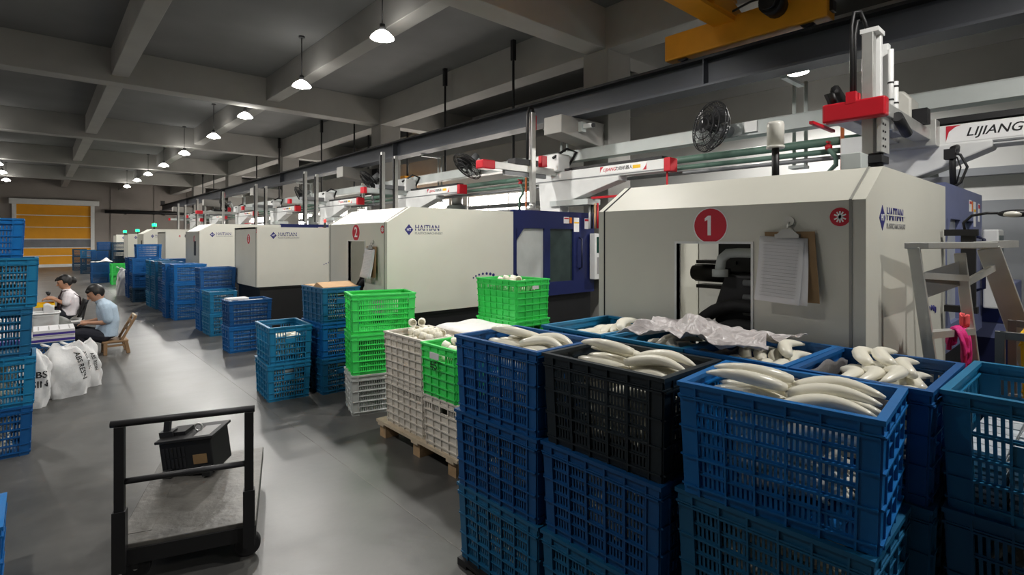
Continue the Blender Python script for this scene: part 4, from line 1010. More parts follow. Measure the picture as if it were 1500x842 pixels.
# stack of flat sacks behind the white crates
def flat_sack(x, y, z, rz, m, label, seed, w_=0.52, l_=0.68, h_=0.13):
    rnd = random.Random(seed); a, c_ = rnd.uniform(0, 6), rnd.uniform(0, 6)
    b = MB()
    def top(u, v):
        e = (1 - abs(2 * u - 1) ** 4) * (1 - abs(2 * v - 1) ** 4)
        return ((u - 0.5) * w_, (v - 0.5) * l_, h_ * 0.45 + h_ * 0.5 * e ** 0.6 + 0.008 * math.sin(9 * u + a) * math.sin(8 * v + c_))
    def bot(u, v):
        e = (1 - abs(2 * u - 1) ** 4) * (1 - abs(2 * v - 1) ** 4)
        return ((0.5 - u) * w_, (v - 0.5) * l_, h_ * 0.45 - h_ * 0.45 * e ** 0.6)
    b.grid(top, 14, 14); b.grid(bot, 14, 14)
    o = b.build('flat_sack', m); o.location = (x, y, z); o.rotation_euler = (0, 0, rz)
    return tag(o, label, 'sack', 'flat sacks stacked behind the white crates')
for i in range(6):
    flat_sack(2.875, 3.66 + 0.01 * (i % 2), PZ + i * 0.121, R(3 * (i % 2)), 'cardboard' if i < 5 else 'film_white', ['lowest brown sack in the pile behind the off-white crates', 'second brown sack in the pile behind the off-white crates', 'third brown sack in the pile behind the off-white crates', 'fourth brown sack in the pile behind the off-white crates', 'topmost brown sack in the pile behind the off-white crates', 'white sack lying on the brown sacks behind the off-white crates'][i], i)
# ---- green stack on the floor by machine 2
t, r = stack(2.44, 4.62, -16, [('grey', 'fine', 0.0, 0.0, 0), ('green', 'fine', 0, 0, 0), ('green', 'fine', 0, 0, 0)], 'standing on the floor in front of machine 2', 0, [None, None, None])
# ---- blue stacks down the aisle
t, r = stack(1.905, 5.69, 85, [('teal', 'grid', -0.01, 0.0, 0), ('teal', 'grid', 0, 0, 1)], 'out in the aisle by machine 2', 0, ['silver', 'top'], group=G2)
t, r = stack(2.37, 5.60, 90, [('slate', 'grid'), ('blue', 'grid', 0, 0, 0), ('slate', 'grid')], 'with a cardboard sheet on top', 0, ['silver', 'silver', 'silver'], group=G2)
b = MB(); b.box(-0.27, 0.27, -0.19, 0.19, 0, 0.008); b.prism([(-0.27, 0.008), (-0.02, 0.008), (-0.10, 0.05)], 'y', -0.17, 0.19)
cb = b.build('cardboard_sheet', 'cardboard'); cb.location = (2.37, 5.60, 3 * CH); cb.rotation_euler = (0, 0, R(90)); tag(cb, 'brown cardboard sheet lying on the blue crates beside machine 2', 'cardboard')
t, r = stack(2.27, 8.32, 0, [('blue', 'grid'), ('deep', 'grid')], 'in front of the square-cornered machine', 0, ['silver', 'silver'], group=G2)
for i in range(2):
    b = MB(); b.box(-0.14, 0.14, -0.1, 0.1, 0, 0.012); ps = b.build('paper_tray', 'paper', None, 0.003); ps.location = (2.14, 8.34, 2 * CH + 0.012 * i); tag(ps, 'white tray lying on the deep blue crates in front of machine 3', 'tray', 'white trays on the deep blue crates')
stack(2.30, 10.02, 90, [('teal', 'grid'), ('teal', 'grid')], 'just past machine 3', 0, 'silver', group=G2)
stack(2.38, 10.64, 0, [('blue', 'grid'), ('blue', 'grid'), ('blue2', 'grid')], 'behind the teal pair past machine 3', 0, 'silver', group=G2)
F_ = dict(parts=False, group=G2)
stack(2.27, 12.33, 0, [('blue', 'grid'), ('blue', 'grid'), ('bright', 'grid')], 'by the sloping-shouldered machine', 0, 'silver', **F_)
stack(2.20, 12.80, 0, [('blue2', 'grid'), ('blue', 'grid'), ('blue', 'grid')], 'a step behind the sloping-shouldered machine corner', 0, None, **F_)
stack(2.22, 13.9, 90, [('deep', 'grid'), ('deep', 'grid'), ('slate', 'grid')], 'beside the slot of machine 4', 0, 'silver', **F_)
stack(2.18, 14.6, 90, [('slate', 'grid'), ('slate', 'grid'), ('slate', 'grid')], 'past the slot of machine 4', 0, None, **F_)
stack(2.16, 15.25, 90, [('teal', 'grid'), ('slate', 'grid'), ('teal', 'grid')], 'between machine 4 and the beige machine', 0, None, **F_)
stack(2.22, 17.2, 0, [('deep', 'grid'), ('blue', 'grid'), ('blue', 'grid'), ('blue', 'grid')], 'four high by the beige machine', 0, None, **F_)
stack(1.98, 16.6, 90, [('navy', 'grid'), ('deep', 'grid'), ('blue', 'grid')], 'dark footed by the beige machine', 0, None, **F_)
stack(2.02, 17.95, 90, [('deep', 'grid'), ('blue2', 'grid'), ('blue2', 'grid')], 'past the beige machine', 0, None, **F_)
stack(2.60, 15.9, 0, [('blue2', 'grid'), ('blue2', 'grid'), ('blue', 'grid')], 'close against the beige machine', 0, None, **F_)
stack(2.12, 23.4, 90, [('green', 'grid'), ('green', 'grid')], 'far down the aisle', 0, None, **F_)
stack(2.58, 23.95, 90, [('navy', 'grid'), ('navy', 'grid')], 'beside the far green pair', 0, None, **F_)
stack(1.72, 24.6, 0, [('deep', 'grid'), ('blue2', 'grid')], 'with white film on top down the aisle', 0, None, **F_)
for i, (x, y, n_) in enumerate(((1.95, 28.2, 3), (2.6, 28.0, 4), (1.75, 31.5, 3), (2.36, 31.5, 4), (1.6, 35.0, 3))):
    stack(x, y, 0, [('navy', 'grid')] * (n_ - 1) + [(['deep', 'navy', 'slate', 'deep', 'navy'][i], 'grid')], ['a pace past the film-topped pair', 'tall and dark past the film-topped pair', 'before the yellow door', 'tall by the end of the machines', 'last before the yellow door'][i], 0, None, **F_)
def sag(u, v):
    return ((u - 0.5) * 0.62, (v - 0.5) * 0.40, 0.02 + 0.14 * math.exp(-((u - 0.7) / 0.2) ** 2) * math.exp(-((v - 0.5) / 0.4) ** 2) + 0.02 * math.sin(14 * u) * math.sin(9 * v))
b = MB(); b.grid(sag, 20, 14); o = b.build('film_bundle', 'film_white', None, solid=0.004); o.location = (1.75, 24.6, 2 * CH + 0.01); tag(o, 'crumpled white film on the blue crate pair down the aisle', 'plastic film')

# ---- tall stack across the aisle
t, r = stack(-0.318, 5.52, 0, [('deep', 'grid', 0.0, 0, 0), ('teal', 'grid', 0.02, 0.0, 0), ('slate', 'grid', 0.0, 0, 0), ('teal', 'grid', 0.035, -0.02, 0), ('bright', 'grid', -0.045, 0.02, 0)], 'facing machine 2 across the aisle', 0, ['full', 'full', None, 'silver', None], group='crates across the aisle')
[o_ for o_ in C.objects if o_.name.startswith('plastic_crate') and o_.parent is None][-1].scale.z = 0.80
t, r = stack(-0.40, 3.36, 0, [('bright', 'grid')], 'standing alone on the floor beside the trolley', 0, 'top', group='crates across the aisle')
loose_parts((-0.40, 3.36, 0), 0, 10, 'white moulded part in the lone bright blue crate on the floor', 'white parts in the lone crate', 31)

# ---------------------------------------------------------------- platform trolley with a mould insert on it
o = thing('platform_trolley', 'black steel platform trolley with a tall push handle in the aisle', 'trolley', (0.285, 3.012, 0), R(-18.6))
W_, L_ = 0.53, 1.02
b = MB(); b.box(-0.03, W_ + 0.03, 0.0, L_, 0.165, 0.19); b.build('platform', 'deck', o, 0.004)
b = MB(); b.box(-0.03, W_ + 0.03, -0.012, 0.03, 0.10, 0.17); b.box(-0.03, W_ + 0.03, L_ - 0.03, L_, 0.12, 0.165); b.box(-0.03, 0.0, 0.03, L_ - 0.03, 0.12, 0.165); b.box(W_, W_ + 0.03, 0.03, L_ - 0.03, 0.12, 0.165); b.build('chassis', 'black', o)
for x in (0, W_):
    b = MB(); b.box(x - 0.02, x + 0.02, -0.035, 0.0, 0.10, 0.745); b.build('handle_post', 'black', o, 0.003)
    b = MB(); b.box(x - 0.026, x + 0.026, -0.042, 0.006, 0.08, 0.36); b.build('post_socket', 'black', o)
b = MB(); b.cyl((-0.035, -0.018, 0.757), (W_ + 0.025, -0.018, 0.757), 0.016); b.build('top_bar', 'dark_steel', o)
b = MB(); b.cyl((0, -0.018, 0.49), (W_, -0.018, 0.49), 0.014); b.build('middle_bar', 'dark_steel', o)
for x in (0.05, W_ - 0.01):
    for y in (0.05, L_ - 0.12):
        ax = Vector((0, 1, 0)) if y < 0.1 else Vector((1, 0, 0)); c_ = Vector((x, y, 0.06))
        w3 = MB(); w3.cyl(c_ - ax * 0.02, c_ + ax * 0.02, 0.06, n=22); w3 = w3.build('wheel', 'rubber', o, 0.006)
        b = MB(); b.cyl(c_ - ax * 0.023, c_ + ax * 0.023, 0.038); b.build('wheel_hub', 'dark_steel', w3)
        b = MB(); b.cyl(c_ - ax * 0.027, c_ + ax * 0.027, 0.010); b.build('axle', 'steel', w3)
        b = MB(); pe_ = ax.cross(Vector((0, 0, 1)))
        for s_ in (-1, 1): b.bar(c_ + ax * 0.031 * s_, c_ + ax * 0.031 * s_ + Vector((0, 0, 0.06)), 0.006, 0.03, up=pe_)
        b.box(x - 0.04, x + 0.04, y - 0.04, y + 0.04, 0.118, 0.126); b.build('caster_fork', 'dark_steel', o)
# worn edges of the platform
b = MB(); b.box(0.0, 0.1, 0.1, 0.9, 0.190, 0.1915); b.build('worn_plate', 'deck', o)
mi = thing('mould_insert', 'dark steel box with eye bolt and lever lying on the trolley', 'mould insert', (0.735, 3.70, 0.198), R(-18))
mi.rotation_euler = (R(3), R(-6), R(-38)); mi.scale = (1.12, 1.12, 1.12)
b = MB(); b.box(-0.135, 0.13, -0.09, 0.11, 0.0, 0.19); b.build('body', 'machine_black', mi, 0.006)
for i in range(6):
    for j in range(2):
        b = MB(); b.box(-0.12 + 0.02 * i, -0.108 + 0.02 * i, -0.094, -0.088, 0.05 + 0.06 * j, 0.10 + 0.06 * j); b.build('fin', 'dark_steel', mi)
b = MB(); b.box(-0.15, 0.145, -0.10, 0.12, 0.19, 0.205); b.build('cover_plate', 'dark_steel', mi, 0.003)
b = MB(); b.box(-0.10, -0.02, -0.04, 0.05, 0.205, 0.225); b.build('switch_block', 'black', mi)
b = MB(); b.tube([(0.03 + 0.02 * math.cos(a_), 0.0, 0.225 + 0.02 * math.sin(a_)) for a_ in [i * math.pi / 6 for i in range(12)]], 0.005, 6, closed=True); b.build('eye_bolt', 'steel', mi)
b = MB(); b.bar((-0.125, -0.03, 0.2), (-0.105, -0.03, 0.29), 0.02, 0.03); b.box(-0.15, -0.08, -0.05, 0.0, 0.205, 0.235); b.build('lever', 'dark_steel', mi)
b = MB(); b.box(0.04, 0.12, -0.08, 0.06, 0.2052, 0.2062); b.build('faded_label', 'decal_grey', mi)
b = MB(); b.box(0.03, 0.10, -0.0925, -0.089, 0.06, 0.11); b.build('brown_plate', 'hardboard', mi)
for x in (-0.12, 0.08): b = MB(); b.box(x, x + 0.04, -0.12, -0.09, 0.0, 0.05); b.build('foot', 'machine_black', mi)

# ---------------------------------------------------------------- resin sacks
def sack(x, y, w_, d_, h_, rz, label, lean, seed, words, tsize):
    rnd = random.Random(seed); ph = [rnd.uniform(0, 6) for _ in range(6)]
    o = thing('resin_sack', label, 'sack', (x, y, 0), R(rz), 'white resin sacks')
    def fn(u, v):
        a = 2 * math.pi * u; ca, sa = math.cos(a), math.sin(a); e = 0.62
        cx, cy = math.copysign(abs(ca) ** e, ca), math.copysign(abs(sa) ** e, sa)
        prof = min(1, 0.82 + 0.6 * v) if v < 0.3 else 1.0
        if v > 0.78: prof = 1.0 - 0.35 * ((v - 0.78) / 0.22) ** 1.6
        dp = prof if v < 0.7 else prof * (1 - 0.55 * ((v - 0.7) / 0.3))
        wr = 0.012 * math.sin(5 * a + 9 * v + ph[0]) * (0.4 + v) + 0.008 * math.sin(9 * a - 14 * v + ph[1])
        z = h_ * v + (0.035 * math.sin(2 * a + ph[2]) + 0.02 * math.sin(5 * a + ph[3])) * max(0, v - 0.6) / 0.4
        return (cx * (w_ / 2 * prof + wr) + lean[0] * v, cy * (d_ / 2 * dp + wr) + lean[1] * v, z)
    b = MB(); b.grid(fn, 48, 26); n0 = 26 * 49
    top = [fn(i / 48, 1.0) for i in range(49)]
    def cap(u, v):
        p = fn(u, 1.0); c_ = (lean[0], lean[1], h_ * 0.97); k = 1 - v
        return tuple(c_[i] + (p[i] - c_[i]) * k + (0.02 * math.sin(11 * u * 6.28 + 7 * v) * v * k * 2 if i == 2 else 0) for i in range(3))
    b.grid(cap, 48, 6)
    bd = b.build('bag', 'sack', o)
    # gathered neck flap
    b = MB(); b.tube([(lean[0] - 0.1, lean[1], h_ * 0.95), (lean[0] - 0.14, lean[1], h_ * 1.04), (lean[0] - 0.19, lean[1] - 0.02, h_ * 1.08)], [0.03, 0.022, 0.035], 8, flat=0.4); b.build('neck_flap', 'sack', o)
    for (t_, sz, lx, lz, rr) in words:
        tx = text(t_, sz, 'print_black', o, (lx + lean[0] * lz / h_, -d_ / 2 - 0.06 + lean[1] * lz / h_, lz), (R(90), R(rr), 0), depth=0.0)
        sw = tx.modifiers.new('wrap', 'SHRINKWRAP'); sw.target = bd; sw.wrap_method = 'PROJECT'; sw.use_project_z = True; sw.use_negative_direction = True; sw.use_positive_direction = False; sw.offset = 0.003
    return o
sack(-0.06, 6.80, 0.30, 0.24, 0.50, 0, 'white resin sack in front of the tall crate stack', (0.0, 0.05), 1, [('ABS', 0.085, 0.06, 0.31, 0), ('RESIN', 0.085, 0.03, 0.22, 0)], 0.1)
sack(0.225, 7.08, 0.36, 0.28, 0.50, 12, 'fullest white resin sack with a crumpled top', (0.0, 0.04), 2, [('ABS RESIN', 0.062, 0.09, 0.30, 78), ('ABS RESIN', 0.04, 0.155, 0.34, 80)], 0.1)
sack(0.43, 7.40, 0.20, 0.22, 0.47, 25, 'slim white resin sack leaning behind the fullest one', (-0.07, 0.02), 3, [('ABS RESIN', 0.045, 0.03, 0.27, 76)], 0.1)
sack(1.80, 18.6, 0.32, 0.25, 0.75, 0, 'tall white sack leaning on crates far down the aisle', (0.06, 0.0), 4, [('ABS', 0.1, 0.05, 0.42, 80)], 0.1)

# ---------------------------------------------------------------- cartons, pail and bag beside the workers
stack(0.13, 8.62, 90, [('deep', 'grid')], 'under the purple and white cartons', 0, 'full', group='crates across the aisle')
def carton(x, y, z, w_, d_, h_, label, rz=0):
    o = thing('flat_carton', label, 'carton', (x, y, z), R(rz), 'purple and white cartons')
    b = MB(); b.box(-w_ / 2, w_ / 2, -d_ / 2, d_ / 2, 0, h_); b.build('box', 'paper', o, 0.004)
    b = MB(); b.box(-w_ / 2 - 0.001, w_ / 2 + 0.001, -d_ / 2 - 0.001, d_ / 2 + 0.001, 0.012, h_ * 0.55); b.build('purple_band', 'purple_print', o)
    for i in range(4):
        b = MB(); xx = -w_ / 2 + w_ * (i + 0.5) / 4; b.box(xx - 0.006, xx + 0.006, -d_ / 2 + 0.05, d_ / 2 - 0.08, h_ + 0.0002, h_ + 0.0012); b.build('print_line', 'decal_grey', o)
carton(0.14, 8.60, CH + 0.005, 0.40, 0.50, 0.075, 'lower white carton with a purple band on the deep blue crate')
carton(0.15, 8.58, CH + 0.082, 0.38, 0.48, 0.07, 'upper white carton with a purple band beside the seated man')
for i in range(5):
    b = MB(); b.box(-0.13, 0.13, -0.11, 0.11, 0, 0.035); q_ = b.build('white_tray', 'paper', None, 0.004); q_.location = (-0.235, 8.45, 0.0 + 0.085 * i)
    b2 = MB(); b2.box(-0.135, 0.135, -0.115, 0.115, 0.035, 0.085); f2 = b2.build('blue_insert', 'purple_print', q_)
    tag(q_, 'white and violet tray in the pile beside the tall crate stack', 'tray', 'white and violet trays')
o = thing('white_pail', 'square white plastic pail with a sheet sticking out beside the cartons', 'pail', (0.08, 10.0, 0.22))
b = MB()
def pf(u, v):
    a = 2 * math.pi * u; ca, sa = math.cos(a), math.sin(a); k = 0.13 + 0.025 * v
    return (k * math.copysign(abs(ca) ** 0.5, ca), k * math.copysign(abs(sa) ** 0.5, sa), 0.34 * v)
b.grid(pf, 32, 8); b.box(-0.12, 0.12, -0.12, 0.12, 0.0, 0.01); b.build('bucket', 'white_metal', o, solid=0.006)
b = MB(); b.tube([(pf(i / 32, 1)[0] * 1.03, pf(i / 32, 1)[1] * 1.03, 0.335) for i in range(32)], 0.012, 6, closed=True); b.build('rim', 'white_metal', o)
b = MB(); b.grid(lambda u, v: (-0.02 + 0.12 * u, 0.05 - 0.02 * v, 0.2 + 0.25 * v + 0.02 * math.sin(5 * u)), 6, 6); b.build('paper_sheet', 'paper', o, solid=0.003)
b = MB(); b.box(-0.2, 0.2, -0.17, 0.17, 0, 0.22); st_ = b.build('low_box', 'cardboard', None, 0.006); st_.location = (0.08, 10.0, 0); tag(st_, 'low brown box under the white pail', 'box')
def lump(name, m, loc, sz, seed, label, cat):
    rnd = random.Random(seed); ph = [rnd.uniform(0, 6) for _ in range(4)]; b = MB(); b.ball((0, 0, sz[2]), 1.0, sz, 28, 18)
    for i, v in enumerate(b.v):
        x, y, z = v; k = 1 + 0.10 * math.sin(14 * x + ph[0]) * math.sin(11 * y + ph[1]) + 0.07 * math.sin(21 * z + 17 * x + ph[2]); b.v[i] = (x * k, y * k, max(0, z * (1 + 0.06 * math.sin(15 * x + ph[3]))))
    o = b.build(name, m); o.location = loc; return tag(o, label, cat)
lump('grey_bag', 'grey_bag', (0.27, 10.55, 0.0), (0.15, 0.15, 0.22), 3, 'crumpled dark grey plastic bag on the floor between the two workers', 'bag')

# ---------------------------------------------------------------- people
def ell(b, rings, n=18):
    """loft of ellipses: (centre, radius across the path, radius along Y)"""
    vs = []; m = len(rings)
    for i, (c_, r1, r2) in enumerate(rings):
        c_ = Vector(c_); t = Vector(rings[min(i + 1, m - 1)][0]) - Vector(rings[max(i - 1, 0)][0]); t.y = 0; t.normalize()
        a1 = Vector((t.z, 0, -t.x))
        for k in range(n):
            a = 2 * math.pi * k / n; vs.append(c_ + a1 * math.cos(a) * r1 + Vector((0, 1, 0)) * math.sin(a) * r2)
    fs = [(i * n + k, i * n + (k + 1) % n, (i + 1) * n + (k + 1) % n, (i + 1) * n + k) for i in range(m - 1) for k in range(n)]
    fs += [tuple(range(n)), tuple(range((m - 1) * n, m * n))]
    b.add(vs, fs, True)
def limb(b, pts, rs, n=10):
    P = [Vector(p) for p in pts]; out = []; rr = []
    for i in range(len(P) - 1):
        for k in range(4):
            t = k / 4; out.append(P[i].lerp(P[i + 1], t)); rr.append(rs[i] + (rs[i + 1] - rs[i]) * t)
    out.append(P[-1]); rr.append(rs[-1])
    # round the joints a little
    sm = out[:]
    for i in range(1, len(out) - 1): sm[i] = out[i] * 0.5 + (out[i - 1] + out[i + 1]) * 0.25
    b.tube(sm, rr, n); b.ball(out[0], rr[0], n=10, m=6); b.ball(out[-1], rr[-1], n=10, m=6)
def fuse(b, name, m, parent, voxel=0.008, it=4, label=None):
    o = b.build(name, m, parent)
    md = o.modifiers.new('fuse', 'REMESH'); md.mode = 'VOXEL'; md.voxel_size = voxel; md.use_smooth_shade = True
    sm = o.modifiers.new('smooth', 'SMOOTH'); sm.iterations = it; sm.factor = 0.5
    return o
def hand(b, wrist, fwd, up, side):
    fwd, up = Vector(fwd).normalized(), Vector(up).normalized(); lat = fwd.cross(up) * side; w_ = Vector(wrist)
    palm = w_ + fwd * 0.045
    limb(b, [w_, palm + lat * 0.012], [0.024, 0.030]); limb(b, [w_, palm - lat * 0.012], [0.024, 0.030])
    for i, ln in enumerate((0.062, 0.070, 0.066, 0.052)):
        p0 = w_ + fwd * 0.075 + lat * (0.030 - 0.020 * i); p1 = p0 + fwd * ln * 0.5 - up * 0.012; p2 = p1 + fwd * ln * 0.25 - up * ln * 0.4
        b.tube([p0 - fwd * 0.02, p0, p1, p2], [0.010, 0.0095, 0.009, 0.0075], 8)
    p0 = w_ + fwd * 0.03 + lat * 0.03; b.tube([p0, p0 + fwd * 0.025 + lat * 0.022 - up * 0.01, p0 + fwd * 0.055 + lat * 0.022 - up * 0.018], [0.013, 0.011, 0.008], 8)
def head(b, c_, tilt, parent, hairstyle):
    """face towards -X; returns hair and eye builders placed with the head"""
    c_ = Vector(c_); Rm = Matrix.Rotation(tilt, 3, 'Y')
    def T(p): return c_ + Rm @ Vector(p)
    h = MB(); h.ball((0, 0, 0.0), 1.0, (0.095, 0.076, 0.112), 20, 14); h.ball((-0.018, 0, -0.055), 1.0, (0.066, 0.058, 0.068), 16, 10)
    h.tube([(-0.088, 0, 0.012), (-0.103, 0, -0.012), (-0.112, 0, -0.03), (-0.092, 0, -0.036)], [0.009, 0.011, 0.014, 0.009], 8)
    h.ball((-0.082, 0, -0.066), 1.0, (0.012, 0.024, 0.007), 10, 6); h.ball((-0.078, 0, -0.078), 1.0, (0.012, 0.02, 0.007), 10, 6)
    h.ball((-0.086, 0, 0.03), 1.0, (0.012, 0.05, 0.010), 10, 6)
    for s in (-1, 1): h.ball((0.008, s * 0.076, -0.012), 1.0, (0.022, 0.010, 0.032), 10, 7)
    b.add([T(v) for v in h.v], h.f, True)
    e = MB()
    for s in (-1, 1): e.ball((-0.087, s * 0.031, 0.008), 1.0, (0.008, 0.013, 0.006), 8, 6); e.bar((-0.093, s * 0.018, 0.028), (-0.088, s * 0.048, 0.030), 0.006, 0.006)
    em = MB(); em.add([T(v) for v in e.v], e.f, True)
    hr = MB(); hr.ball((0.008, 0, 0.016), 1.0, (0.103, 0.088, 0.112), 26, 18)
    for i, v in enumerate(hr.v):
        x, y, z = v; face = x < -0.045 and z < 0.052
        low = z < -0.035 - 0.25 * max(0, x - 0.03)
        k = 1 + 0.03 * math.sin(60 * y + 30 * x) * math.cos(44 * z)
        if face: hr.v[i] = (x * 0.72 + 0.02, y * 0.8, z)
        elif low and x < 0.03: hr.v[i] = (x * 0.75, y * 0.78, z * 0.8)
        else: hr.v[i] = (x * k, y * k, z * k)
    if hairstyle == 'fringe': hr.ball((-0.06, 0, 0.062), 1.0, (0.032, 0.064, 0.03), 14, 8)
    if hairstyle == 'bun':
        hr.ball((0.115, 0, 0.0), 1.0, (0.045, 0.05, 0.06), 14, 9); hr.ball((-0.068, 0.0, 0.06), 1.0, (0.03, 0.05, 0.024), 12, 8)
        hr.tube([(-0.06, 0.05, 0.08), (-0.10, 0.03, 0.06), (-0.118, 0.02, 0.045)], [0.03, 0.016, 0.006], 8)
    hm = MB(); hm.add([T(v) for v in hr.v], hr.f, True)
    return hm, em
def person(label, yc, J, hs, tilt, top_mat, top_name, bottom_mat, loc_px, extras=None):
    root = px_y(loc_px[0], loc_px[1], yc); root.z = 0
    def q(k, dy=0.0): v = px_y(J[k][0], J[k][1], yc) - root; v.y = dy; return v
    b = MB()
    pel, wai, che, nek, hd = q('pelvis'), q('waist'), q('chest'), q('neck'), q('head')
    ell(b, [(pel - Vector((0, 0, 0.035)), 0.10, 0.15), (pel, 0.115, 0.165), (wai, 0.10, 0.14), (che, 0.105, 0.16), (che.lerp(nek, 0.6), 0.075, 0.13), (nek, 0.05, 0.055)])
    limb(b, [nek, hd + Vector((0.02, 0, -0.04))], [0.05, 0.052])
    hairb, eyeb = head(b, hd, tilt, None, hs)
    hips = [pel + Vector((-0.03, s * 0.09, -0.02)) for s in (-1, 1)]
    sh = [che.lerp(nek, 0.45) + Vector((0, s * 0.165, 0)) for s in (-1, 1)]
    el = [q('elbow', s * 0.20) for s in (-1, 1)]; wr = [q('wrist', s * 0.07) for s in (-1, 1)]
    kn = [q('knee', s * 0.12) for s in (-1, 1)]; an = [q('ankle', s * 0.11) for s in (-1, 1)]
    el[1] += Vector((-0.03, 0, 0.01)); kn[1] += Vector((-0.02, 0, 0.02)); an[1] += Vector((-0.07, 0, 0))
    for i, s in enumerate((-1, 1)):
        limb(b, [sh[i], el[i], wr[i]], [0.046, 0.036, 0.024])
        hand(b, wr[i], (-1, -s * 0.15, -0.05), (0, 0, 1), -s)
        limb(b, [hips[i], kn[i], an[i]], [0.075, 0.052, 0.034])
        an[i].z = max(an[i].z, 0.07)
        limb(b, [an[i] + Vector((0.025, 0, -0.035)), an[i] + Vector((-0.07, 0, -0.045)), an[i] + Vector((-0.14, 0, -0.05))], [0.032, 0.03, 0.022])
    body = fuse(b, 'person', 'skin', None, 0.0075, 3); body.location = root; tag(body, label, 'person')
    t = MB()
    ell(t, [(pel + Vector((0.01, 0, -0.02)), 0.135, 0.185), (pel.lerp(wai, 0.5), 0.13, 0.175), (wai, 0.122, 0.165), (che, 0.125, 0.178), (che.lerp(nek, 0.6), 0.09, 0.145), (nek.lerp(che, 0.12), 0.062, 0.068)])
    for i in range(2): limb(t, [nek.lerp(che, 0.4), sh[i], sh[i].lerp(el[i], 0.80)], [0.075, 0.072, 0.062])
    limb(t, [nek.lerp(che, 0.15), nek + Vector((-0.005, 0, -0.005))], [0.064, 0.060])
    fuse(t, top_name, top_mat, body, 0.009, 4)
    t = MB()
    ell(t, [(pel - Vector((0, 0, 0.05)), 0.11, 0.16), (pel, 0.128, 0.178), (pel.lerp(wai, 0.3), 0.122, 0.17)])
    for i in range(2): limb(t, [hips[i], kn[i], kn[i].lerp(an[i], 0.9)], [0.092, 0.070, 0.056])
    fuse(t, 'trousers', bottom_mat, body, 0.009, 4)
    for i in range(2):
        t = MB(); limb(t, [an[i] + Vector((0.03, 0, -0.03)), an[i] + Vector((-0.07, 0, -0.042)), an[i] + Vector((-0.15, 0, -0.045))], [0.042, 0.040, 0.030]); fuse(t, 'shoe', 'rubber', body, 0.008, 2)
    fuse(hairb, 'hair', 'hair', body, 0.007, 2); eyeb.build('eyes', 'hair', body)
    if extras: extras(body, dict(pel=pel, wai=wai, che=che, nek=nek, wr=wr, kn=kn, sh=sh, el=el, hd=hd))
    return body, root
def phone(body, d):
    pass
man, mroot = person('man in a light blue shirt and dark trousers seated on a low wooden chair', 9.3,
    dict(pelvis=(154, 489), waist=(160, 470), chest=(156, 452), neck=(147, 440), head=(140, 429), elbow=(157, 470), wrist=(128, 472), knee=(107, 485), ankle=(127, 514)),
    'fringe', R(-30), 'shirt_blue', 'shirt', 'trousers', (150, 500))
def apron(body, d):
    t = MB(); f_ = Vector((-0.135, 0, 0))
    def af(u, v):
        p = d['che'].lerp(d['pel'], v * 1.0); lat = (u - 0.5) * (0.26 + 0.12 * v)
        return (p.x - 0.142 * math.cos(lat * 4.2), lat, p.z + 0.04)
    t.grid(af, 12, 10); t.build('apron', 'apron', body, solid=0.008)
    for s in (-1, 1):
        t = MB(); c_, n_ = d['che'], d['nek']
        t.tube([(c_.x - 0.125, s * 0.09, c_.z + 0.03), (n_.x - 0.06, s * 0.095, n_.z - 0.005), (n_.x + 0.01, s * 0.10, n_.z + 0.005), (n_.x + 0.08, s * 0.10, n_.z - 0.05), (c_.x + 0.135, s * 0.06, c_.z), (d['wai'].x + 0.13, s * 0.02, d['wai'].z)], 0.016, 8, flat=0.5); t.build('apron_strap', 'apron', body)
woman, wroot = person('woman in a white shirt and dark apron with tied-back hair, seated at work', 11.5,
    dict(pelvis=(99, 459), waist=(103, 447), chest=(102, 436), neck=(98, 425), head=(95, 413), elbow=(96, 444), wrist=(76, 436), knee=(76, 455), ankle=(80, 482)),
    'bun', R(-14), 'shirt_white', 'shirt', 'trousers', (98, 470), apron)
# the low bamboo chair
o = thing('low_chair', 'low wooden chair with a leaning back under the man', 'chair', (mroot.x + 0.12, 9.3, 0))
sz_ = 0.192
b = MB(); b.box(-0.14, 0.16, -0.18, 0.18, sz_ - 0.03, sz_); b.build('seat', 'bamboo', o, 0.01)
for x, dx in ((-0.10, 0.0), (0.13, 0.03)):
    for y in (-0.155, 0.155):
        b = MB(); b.bar((x, y, sz_ - 0.02), (x + dx, y, 0.0), 0.045); b.build('leg', 'bamboo', o, 0.006)
for y in (-0.155, 0.155):
    b = MB(); b.bar((-0.10, y, 0.12), (0.15, y, 0.12), 0.025); b.build('stretcher', 'bamboo', o)
    b = MB(); b.bar((0.08, y, sz_ - 0.01), (0.25, y, 0.52), 0.04, 0.03); b.build('back_post', 'bamboo', o, 0.006)
for k in (0.45, 0.72, 0.95):
    b = MB(); p0 = Vector((0.08, 0, sz_)).lerp(Vector((0.25, 0, 0.52)), k); b.box(p0.x - 0.012, p0.x + 0.012, -0.15, 0.15, p0.z - 0.03, p0.z + 0.02); b.build('back_slat', 'bamboo' if k < 0.9 else 'wood_pale', o)
# work piece in the man's hands, box on his lap
b = MB(); b.box(-0.05, 0.05, -0.09, 0.09, -0.03, 0.02); q_ = b.build('work_piece', 'dark_steel', None, 0.006); q_.location = px_y(111, 475, 9.3); tag(q_, 'small dark work piece held by the seated man', 'work piece')
